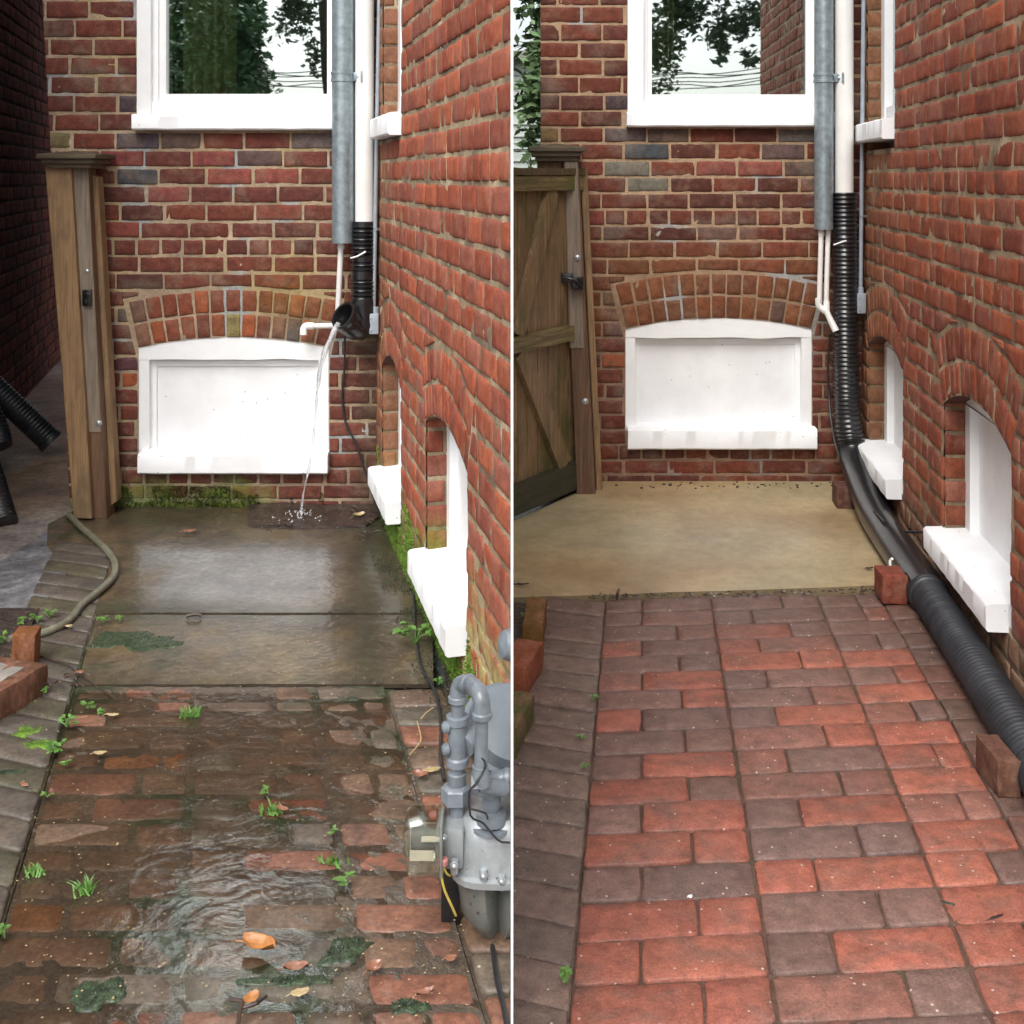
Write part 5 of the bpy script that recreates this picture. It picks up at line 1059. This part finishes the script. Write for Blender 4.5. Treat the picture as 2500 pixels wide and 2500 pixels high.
def mound(c, rx, ry, h, mat, lab, seed, blades=160, parent=None):
    rd_ = random.Random(seed); m = MB(); n_ = 30; rings = 9; vs = [Vector(c)+Vector((0, 0, h))]
    for j in range(1, rings+1):
        for i in range(n_):
            a_ = 2*math.pi*i/n_; e_ = 1+.75*nz(math.cos(a_)+seed, math.sin(a_), seed, 1.9)+.35*nz(math.cos(a_)*3+seed, math.sin(a_)*3, seed, 1.6); f_ = j/rings
            p = Vector(c)+Vector((math.cos(a_)*rx*f_*e_, math.sin(a_)*ry*f_*e_, 0)); p.z += h*(1-f_**3)+h*.5*nz(p.x, p.y, seed, 70)-(.006 if j == rings else 0); vs.append(p)
    m.add(vs, [(0, 1+i, 1+(i+1) % n_) for i in range(n_)]+[(1+(j-1)*n_+i, 1+j*n_+i, 1+j*n_+(i+1) % n_, 1+(j-1)*n_+(i+1) % n_) for j in range(1, rings) for i in range(n_)], 0)
    for i in range(blades):
        p = Vector(rd_.choice(vs)); s_ = rd_.uniform(.0015, .004); m.add([p+Vector((-s_*.3, 0, -.001)), p+Vector((s_*.3, 0, -.001)), p+Vector((rd_.gauss(0, s_*.6), rd_.gauss(0, s_*.6), s_))], [(0, 1, 2)], 0, (1, 1, 1), False)
    tag(build(m, 'moss', M[mat], loc=c), lab, kind='stuff')
for i, (px, py, rx, ry, h, mt, lab) in enumerate([(842, 2322, .050, .055, .008, 'moss', 'dark wet moss'), (995, 2460, .040, .022, .008, 'moss', 'dark wet moss near the lower right'), (248, 2425, .052, .05, .007, 'moss', 'dark green moss under flowing water'), (705, 2395, .09, .02, .005, 'moss', 'thin moss on paving bricks'),
    (62, 1790, .05, .05, .008, 'mossbright', 'bright green moss on the border bricks'), (95, 1820, .06, .035, .007, 'mossbright', 'bright green moss streak'), (20, 1888, .05, .02, .006, 'moss', 'moss streak on the border'), (330, 1562, .17, .09, .004, 'moss', 'dark moss film on the slab joint'),
    (300, 1232, .07, .02, .02, 'mossbright', 'bright moss at the foot of the wall'), (425, 1225, .15, .028, .03, 'mossbright', 'bright moss under the boarded window'), (545, 1222, .12, .025, .03, 'mossbright', 'bright moss mound under the boarded window')]):
    mound(G(px, py, .014), rx*(.75 if py > 1500 else 1), ry*(.7 if py > 1500 else 1), h*(.5 if py > 1500 else 1), mt, lab, i+3, blades=700)
def wallmoss(fn, n_, lab, seed, mat='mossbright'):
    rd_ = random.Random(seed); m = MB()
    for i in range(n_):
        r = fn(rd_)
        if r is None: continue
        p, nd_, s_ = r; tv = Vector((rd_.gauss(0, 1), rd_.gauss(0, 1), rd_.gauss(0, 1))).normalized()
        m.add([p-tv*s_*.7, p+tv*s_*.7, p+nd_*s_*1.5+Vector((0, 0, s_*.6)), ], [(0, 1, 2)], 0, (1, 1, 1), False)
    tag(build(m, 'moss', M[mat], loc=m.v[0]), lab, kind='stuff')
nS = (L_.S(0, 0, 1)-L_.S(0, 0, 0))
def fS(rd_, top_=.25, s0=.05, s1=1.9):
    u = rd_.uniform(s0, s1); z = rd_.random()**1.3*top_*(1.1-.35*u/1.9)
    if z > .125 and (.10 < u < .70 or 1.10 < u < 1.78): return None
    if nz(u, z, 1, 9)+.5*nz(u, z, 2, 30)+.35*(1-z/top_)-.05 < 0: return None
    return L_.S(u, z, .004), nS, rd_.uniform(.003, .008)
wallmoss(fS, 15000, 'bright green moss creeping up the foot of the side wall', 5)
def fS2(rd_):
    u = rd_.uniform(.0, 2.0); d = rd_.random()**1.5*.10
    if nz(u, d, 5, 7)+.3*(1-d/.1) < 0: return None
    return L_.S(u, .016, d), Vector((0, 0, .5)), rd_.uniform(.002, .005)
wallmoss(fS2, 2600, 'moss and algae along the ground at the foot of the side wall', 6, 'moss')
def fB(rd_):
    x = rd_.uniform(-1.66, -.75); z = rd_.random()**1.2*.10
    if nz(x, z, 4, 8)+.4*nz(x, z, 2, 30)+.3*(1-z/.1)-.35*sm(-.95, -.75, x) < 0: return None
    return L_.B(x, z, .005), Vector((0, -1, 0)), rd_.uniform(.003, .007)
wallmoss(fB, 8000, 'bright moss on the lowest brick courses under the boarded window', 7)
def leaf(c, ln, wd, rz, curl, mat, lab, seed, group='fallen leaves', tilt=.1, cat='leaf'):
    rd_ = random.Random(seed); m = MB(); nu, nv = 12, 6; vs = []
    for i in range(nu+1):
        u = i/nu; w_ = wd*math.sin(math.pi*min(1, u*.94+.03))**.7*(1+.18*nz(u*6, seed, 1))
        for j in range(nv+1):
            v = j/nv*2-1; x = (u-.5)*ln; y_ = v*w_/2; z = .004+curl*ln*(v*v*.35+abs(u-.5)**1.5*.5)+.05*ln*nz(u*4, v*2, seed)+.0015*math.cos(v*9); p = Matrix.Rotation(rz, 3, 'Z') @ Matrix.Rotation(tilt, 3, 'X') @ Vector((x, y_, z)); vs.append(Vector(c)+p)
    m.add(vs, [(i*(nv+1)+j, (i+1)*(nv+1)+j, (i+1)*(nv+1)+j+1, i*(nv+1)+j+1) for i in range(nu) for j in range(nv)], 0)
    m.tube([Vector(c)+Matrix.Rotation(rz, 3, 'Z') @ Vector((-ln*.75, 0, .003)), Vector(c)+Matrix.Rotation(rz, 3, 'Z') @ Vector((-ln*.45, 0, .006))], .0009, 5, smooth_path=False)
    single('fallen_leaf', m, M[mat], lab, cat, c, group)
for i, (px, py, ln, wd, rz, cu, mt, lab) in enumerate([(632, 2316, .062, .034, -.35, .5, 'orange', 'big bright orange curled leaf on the wet bricks'), (722, 2368, .040, .020, .1, .4, 'brownleaf', 'tan curled leaf below right of the orange leaf'), (1026, 1898, .034, .024, -.4, .6, 'brownleaf', 'dark red brown crumpled leaf left of the riser pipes'),
    (1053, 1884, .042, .016, .25, .2, 'paleleaf', 'long pale dead leaf left of the riser pipes'), (912, 2368, .03, .022, .8, .5, 'brownleaf', 'folded tan leaf on the red bricks near the meter'), (690, 1980, .03, .013, -.5, .4, 'brownleaf', 'small brown leaf beside the middle grass tuft'),
    (732, 2430, .03, .016, .3, .3, 'paleleaf', 'yellow leaf scrap near the bottom'), (612, 2446, .030, .02, .9, .5, 'orange', 'small orange leaf held by a twig at the bottom'), (245, 1843, .03, .014, .1, .3, 'paleleaf', 'pale leaf scrap beside the border weeds'), (60, 1919, .024, .010, -.5, .2, 'brownleaf', 'pinkish leaf scrap on the grey border'),
    (275, 1748, .03, .008, .0, .1, 'paleleaf', 'thin yellow leaf at the top left of the paving'), (1038, 2430, .03, .012, .4, .5, 'brownleaf', 'dark leaf on the bricks at the lower right'), (1100, 2346, .02, .014, .2, .5, 'brownleaf', 'crumpled red leaf near the meter leg'), (195, 1644, .02, .012, .2, .2, 'brownleaf', 'pink petal at the start of the thin twig'),
    (462, 1299, .05, .02, .2, .2, 'brownleaf', 'tan leaf on the slab below the boarded window'), (876, 1262, .05, .03, .6, .5, 'paleleaf', 'dead leaf on the soil in the corner'), (168, 1531, .02, .012, .2, .2, 'paleleaf', 'pale petal just under the hose')]):
    leaf(G(px, py, .021), ln, wd, rz, cu, mt, lab, 80+i)
def twig(pts, r, lab, mat='twig', z=.022):
    m = MB(); p3 = [G(x, y_, z+dz) for x, y_, dz in pts]; m.tube(p3, lambda d: r*(1.1-.4*min(1, d/.3)+.2*nz(d*60, 1, 1)), 6)
    single('twig', m, M[mat], lab, 'twig', p3[0], 'twigs on the ground')
twig([(100, 1602, 0), (128, 1612, .002), (160, 1620, .004), (200, 1650, .002), (250, 1685, .003), (288, 1708, 0)], .0024, 'long thin twig lying across the slab corner')
twig([(580, 2520, 0), (585, 2470, .01), (592, 2445, .014), (560, 2440, .01)], .003, 'forked brown twig at the bottom edge'); twig([(592, 2460, .01), (625, 2450, .012), (650, 2432, .004)], .0026, 'short twig joined to the orange leaf')
twig([(1000, 1842, 0), (1022, 1818, .004), (1028, 1800, .006), (1018, 1760, .01)], .0016, 'bent grey twig left of the riser pipes', 'paleleaf'); twig([(1028, 1755, .004), (1040, 1740, .01), (1058, 1728, .012)], .0014, 'fine pale twig near the mossy wall', 'paleleaf')
twig([(455, 1505, 0), (475, 1500, .004), (492, 1503, 0)], .005, 'short black twig on the slab joint')
rd_ = random.Random(44)
for i in range(26):
    x, y_ = rd_.choice([(rd_.uniform(90, 200), rd_.uniform(1640, 1690)), (rd_.uniform(610, 915), rd_.uniform(1225, 1300)), (rd_.uniform(840, 910), rd_.uniform(1240, 1320))])
    a_ = rd_.uniform(-.6, .6); l_ = rd_.uniform(12, 30)
    m = MB(); p0 = G(x, y_, .032); p1 = G(x+l_*math.cos(a_), y_+l_*math.sin(a_)*.5, .036); m.tube([p0, (p0+p1)/2+Vector((0, 0, .006)), p1], .0022, 6)
    single('twig', m, M['twig'], 'small dark twig in the litter on the soil or border '+LEFT, 'twig', p0, 'litter of small dark twigs')
rd_ = random.Random(46); m = MB()
for i in range(700):
    x, y_ = rd_.uniform(40, 1150), rd_.uniform(1500, 2490); c = G(x, y_, .017); s_ = rd_.uniform(.0008, .0028)
    if c.x > -.02: continue
    m.add([c+Vector((-s_, 0, 0)), c+Vector((0, -s_*.6, .0006)), c+Vector((s_, 0, .0004)), c+Vector((0, s_*.6, .0012))], [(0, 1, 2, 3)], 0, (1, 1, 1), False)
tag(build(m, 'petal_litter', M['paleleaf'], loc=(0, 2, 0)), 'scattered tiny pale petals and seeds on the wet ground', kind='stuff')
# ================================================================= things in the right yard
# --- gate and its post
gt = thing('wooden_gate', G(1300, 1262), 'weathered plank gate with mossy rails and crossed braces', 'gate')
g0_ = Vector((.275, 4.77, 0)); gd = Vector((-.567, -.825, 0)); gl = gd.length; gd.normalize(); gn = Vector((gd.y, -gd.x, 0)); gn = gn if gn.y < 0 else -gn
Gf = lambda a_, z, d: g0_+gd*a_+gn*d+Vector((0, 0, z))
rg = random.Random(9); a_ = -.01
while a_ < .52:
    w_ = rg.uniform(.062, .085); m = MB(); e1, e2 = rg.uniform(-.003, .003), rg.uniform(-.004, .004)
    m.prism([(a_, .03+e2), (a_+w_-.005, .03+e2), (a_+w_-.005, 1.34+e1), (a_, 1.34+e1)], Gf, -.022+e1*.3, -.002+e1*.3); build(m, 'plank', M['woodgate'], gt, clip=1); a_ += w_
for nm, z0, z1, mt, d in (('rail', 1.275, 1.335, 'woodrail', .03), ('top_rail', 1.337, 1.366, 'wooddark', .034), ('rail', .655, .715, 'woodrail', .03), ('bottom_rail', .035, .145, 'woodbot', .034)):
    m = MB(); n_ = 8; m.prism([(-.01+.55*i/n_, z0+.004*nz(i, z0, 1)) for i in range(n_+1)]+[(.54-.55*i/n_, z1+.004*nz(i, z1, 2)) for i in range(n_+1)], Gf, -.001, d); build(m, nm, M[mt], gt, clip=1)
def brace(a0, z0, a1, z1, w_):
    d = Vector((a1-a0, z1-z0)).normalized(); nn = Vector((-d.y, d.x))*w_/2; m = MB()
    m.prism([(a0-nn.x, z0-nn.y), (a1-nn.x, z1-nn.y), (a1+nn.x, z1+nn.y), (a0+nn.x, z0+nn.y)], Gf, -.0005, .024); build(m, 'brace', M['woodgate'], gt, clip=1)
brace(.22, 1.275, .47, .72, .075); brace(.45, .655, .13, .145, .085)
tp = thing('gate_post', G(1435, 1212), 'brown wooden post with dark cap between the gate and the brick wall', 'post')
build(slat((1312, 392), (1374, 392), (1374, 440), (1312, 440), 4.74, .05), 'side_board', M['wood'], tp)
build(slat((1375, 392), (1413, 392), (1455, 1214), (1408, 1214), 4.70, .09), 'post', M['woodpost'], tp)
build(slat((1378, 395), (1411, 395), (1426, 850), (1390, 850), 4.695, .004), 'facing_board', M['woodgrey'], tp)
build(slat((1416, 408), (1434, 412), (1471, 1196), (1456, 1200), 4.76, .06), 'edge_strip', M['wood'], tp)
cap(0, 0, 1291, 1429, 355, 393, 4.66, .24, tp)
bolt(P(1410, 629, 4.69), (0, -1, 0), .009, tp); bolt(P(1429, 980, 4.698), (0, -1, 0), .010, tp)
la = MB(); c = P(1397, 686, 4.66); la.box(c+Vector((-.02, .01, .012)), (.05, .02, .04), bev=.006); la.box(c+Vector((.022, .012, -.010)), (.05, .03, .052), bev=.006, rz=.1); la.tube([c+Vector((-.035, -.01, .015)), c+Vector((0, -.02, .008)), c+Vector((.03, -.012, -.02))], .006, 8); la.tube([c+Vector((.02, -.02, .012)), c+Vector((.04, -.016, 0))], .005, 8)
tag(build(la, 'gate_latch', M['iron'], tp), 'black iron latch')
# --- pipes
galv(2011, 4.80, .0390, 560, 3.0, 191, 0, 'fat galvanised pipe ending above two thin white pipes', R_)
b = P(2061, 470, 4.81); m = MB(); m.tube([b+Vector((0, 0, -.03)), Vector((b.x, b.y, 3.0))], .0385, 32, smooth_path=False)
single('downpipe', m, M['pvc'], 'white round downpipe fitted into the long black corrugated pipe '+RIGHT, 'downpipe', b)
dp = thing('drain_pipe', G(2240, 1480), 'long black corrugated drain pipe bending from the wall corner along the ground', 'drain pipe')
path = [P(2061, 470, 4.815), P(2063, 700, 4.815), P(2065, 900, 4.81), P(2070, 1020, 4.79), P(2083, 1110, 4.74), G(2108, 1190, .105), G(2140, 1262, .072), G(2185, 1332, .066), G(2234, 1402, .060), G(2264, 1449, .060), G(2334, 1556, .060), G(2426, 1699, .060), G(2508, 1830, .060), G(2628, 2030, .060), G(2808, 2330, .060)]
def rd1(d):
    am = .0030*(1-sm(.95, 1.25, d))+.0002*sm(.95, 1.25, d)
    return .0505+.0095*sm(.5, 1.35, d)+am*math.sin(d*2*math.pi/.0185)+(.003 if d < .05 else 0)
m = MB(); m.tube(path[:10], rd1, 32, step=.0030); build(m, 'upper_length', M['black'], dp)
m = MB(); m.tube(path[9:], lambda d: .0525+.0026*math.sin(d*2*math.pi/.0185)+(.006 if d < .03 else 0), 32, step=.0030); tag(build(m, 'lower_length', M['blackdull'], dp), 'wider ribbed length lying on the bricks')
m = MB(); m.tube([P(2035, 598, 4.765), P(2052, 592, 4.757), P(2066, 588, 4.76)], .0032, 8); build(m, 'cable_tie', M['pvc'], dp)
m = MB(); m.tube([G(2174, 1388, .085)+Vector((0, 0, .0)), G(2173, 1370, .09), G(2178, 1364, .10)], .0045, 8); build(m, 'white_tie', M['pvc'], dp)
t = thing('condensate_pipe', P(2043, 805, 4.76), 'pair of thin white plastic pipes joining into one slanting outlet', 'pipe')
for x0, x1 in ((2005, 2000), (2022, 2017)):
    m = MB(); m.tube([P(x0, 560, 4.80), P(x1, 742, 4.80)], .0106, 14, smooth_path=False, step=.05); build(m, 'pipe', M['pvc'], t)
m = MB(); m.tube([P(1998, 728, 4.80), P(1999, 745, 4.80), P(2008, 755, 4.795), P(2019, 762, 4.79)], .0135, 14, step=.006); m.tube([P(2018, 735, 4.80), P(2018, 766, 4.79)], .0135, 14, smooth_path=False); build(m, 'elbow', M['pvc'], t)
m = MB(); m.tube([P(2017, 758, 4.79), P(2027, 780, 4.78), P(2041, 808, 4.765)], lambda d: .0125+.03*max(0, d-.02), 14, step=.006); build(m, 'outlet', M['pvc'], t)
m = MB(); c = P(2005, 569, 4.80); m.lathe([(.0115, -.012), (.0135, -.011), (.0135, .011), (.0115, .012)], c, (0, 0, 1), 16); build(m, 'coupling', M['pvc'], t)
conduit(4.80, 2108, 2101, 712, (2089, 715, 2110, 764), 0, .0088, 'thin grey conduit ending in a small box right of the long black pipe', 528)
m = MB(); m.tube([P(2026, 815, 4.87), P(2021, 900, 4.88), P(2024, 960, 4.88), P(2030, 1030, 4.82), P(2048, 1110, 4.74), P(2100, 1210, 4.50)]+[G(2145, 1260, .135), G(2180, 1295, .10), G(2215, 1298, .12), G(2262, 1300, .14), G(2300, 1306, .14)], .0042, 8)
single('cable', m, M['rubber'], 'thin black cable running down beside the long black pipe and across to the wall', 'cable', P(2026, 900, 4.87))
m = MB(); m.tube([G(2224, 1342, .12), G(2236, 1362, .10), G(2262, 1398, .10), G(2300, 1455, .10), G(2370, 1560, .10), G(2440, 1668, .10), G(2500, 1757, .10), G(2620, 1940, .10)], .0035, 8)
single('cord', m, M['cord'], 'thin green cord lying between the black pipe and the wall', 'cord', G(2300, 1440, 0))
# --- loose bricks along the pipe
c = G(2058, 1252); loose('brick', (c.x+.012, c.y+.055, .055), (.062, .11, .085), -.10, (.10, .042, .030), 'small dark brown brick half behind the bend of the pipe', mat='brick')
c = G(2184, 1490); loose('brick', (c.x+.006, c.y+.055, .060), (.078, .10, .088), -.06, (.20, .05, .030), 'red brick block holding the pipe at the slab edge', mat='brick')
c = G(2464, 1962); loose('brick', (c.x+.002, c.y+.062, .050), (.050, .12, .076), -.02, (.125, .055, .036), 'dark brown brick block nearest the viewer beside the pipe', mat='brick', bev=.003)
for i, (px, py, w_, l_, h_, rz, col, lab) in enumerate([(1318, 1590, .06, .20, .07, -.08, (.15, .075, .02), 'mossy ochre edging brick, furthest of the row beside the grey border'), (1288, 1712, .075, .18, .075, -.28, (.24, .07, .032), 'orange red edging brick with a white smear, middle of its row'), (1268, 1870, .05, .20, .07, -.25, (.10, .09, .03), 'green mossy edging brick, nearest of its row')]):
    c = G(px, py); loose('edging_brick', (c.x-w_*.2, c.y+l_/2, h_/2+.01), (w_, l_, h_), rz, col, lab, mat='brickside', group='edging bricks along the grey border')
for i, (px, py, h, n_, sz, lab) in enumerate([(1300, 1480, .045, 12, .022, 'pale green weed clump behind the edging bricks'), (1281, 1512, .03, 6, .020, 'small weed left of the ochre edging brick'), (1452, 1710, .02, 5, .018, 'small green weed in the joint left of the red paving'), (1421, 1806, .018, 4, .018, 'tiny bright weed on the grey brown border'), (1428, 1875, .016, 4, .014, 'faint weed in the lower border joint'), (1385, 2400, .03, 7, .020, 'grey green weed at the bottom of the border joint')]):
    weed(G(px, py, .018), h*.6, n_, sz*.62, lab, 130+i)
for i, (px, py, ln, wd, rz, mt, lab) in enumerate([(1272, 1430, .05, .012, .1, 'twig', 'dark leaf scrap at the left of the tan slab'), (2122, 1390, .03, .012, .3, 'twig', 'black scrap on the slab beside the red brick block'), (2148, 1393, .02, .008, .3, 'twig', 'smaller black scrap touching the red brick block'), (2316, 2211, .022, .006, -.5, 'moss', 'green needle scrap in the column joint'), (2432, 2245, .03, .006, .4, 'twig', 'thin dark needle on a red brick'), (1685, 2193, .008, .006, .3, 'white', 'round white bird dropping on the grey bricks')]):
    leaf(G(px, py, .020), ln, wd, rz, .2, mt, lab, 170+i, group='scraps on the right paving')
twig([(1505, 1462, 0), (1508, 1448, .02), (1511, 1438, .03)], .004, 'short stub of a dead stem at the slab edge '+RIGHT)
rd_ = random.Random(52); m = MB()
for i in range(160):
    x = rd_.uniform(1440, 2160); y_ = 1466-(x-1250)*.028+rd_.gauss(0, 4); c = G(x, y_, .020); s_ = rd_.uniform(.003, .009)
    m.add([c+Vector((-s_, 0, 0)), c+Vector((0, -s_*.6, .002)), c+Vector((s_, 0, .001)), c+Vector((0, s_*.6, .004))], [(0, 1, 2, 3)], 0, (1, 1, 1), False)
tag(build(m, 'dirt_crumbs', M['soil'], loc=(0, 3.5, 0)), 'dark crumbs of dirt along the slab edge', kind='stuff')
rd_ = random.Random(53); m = MB()
for i in range(45):
    x = rd_.uniform(1480, 2080); y_ = 1186+rd_.gauss(0, 5)-abs(x-1780)*.01; c = G(x, y_, .018); s_ = rd_.uniform(.002, .006)
    m.box(c, (s_*2, s_*1.4, s_), rz=rd_.uniform(0, 3))
tag(build(m, 'rubble', M['soil'], loc=(1, 4.9, 0)), 'small rubble along the foot of the wall', kind='stuff')
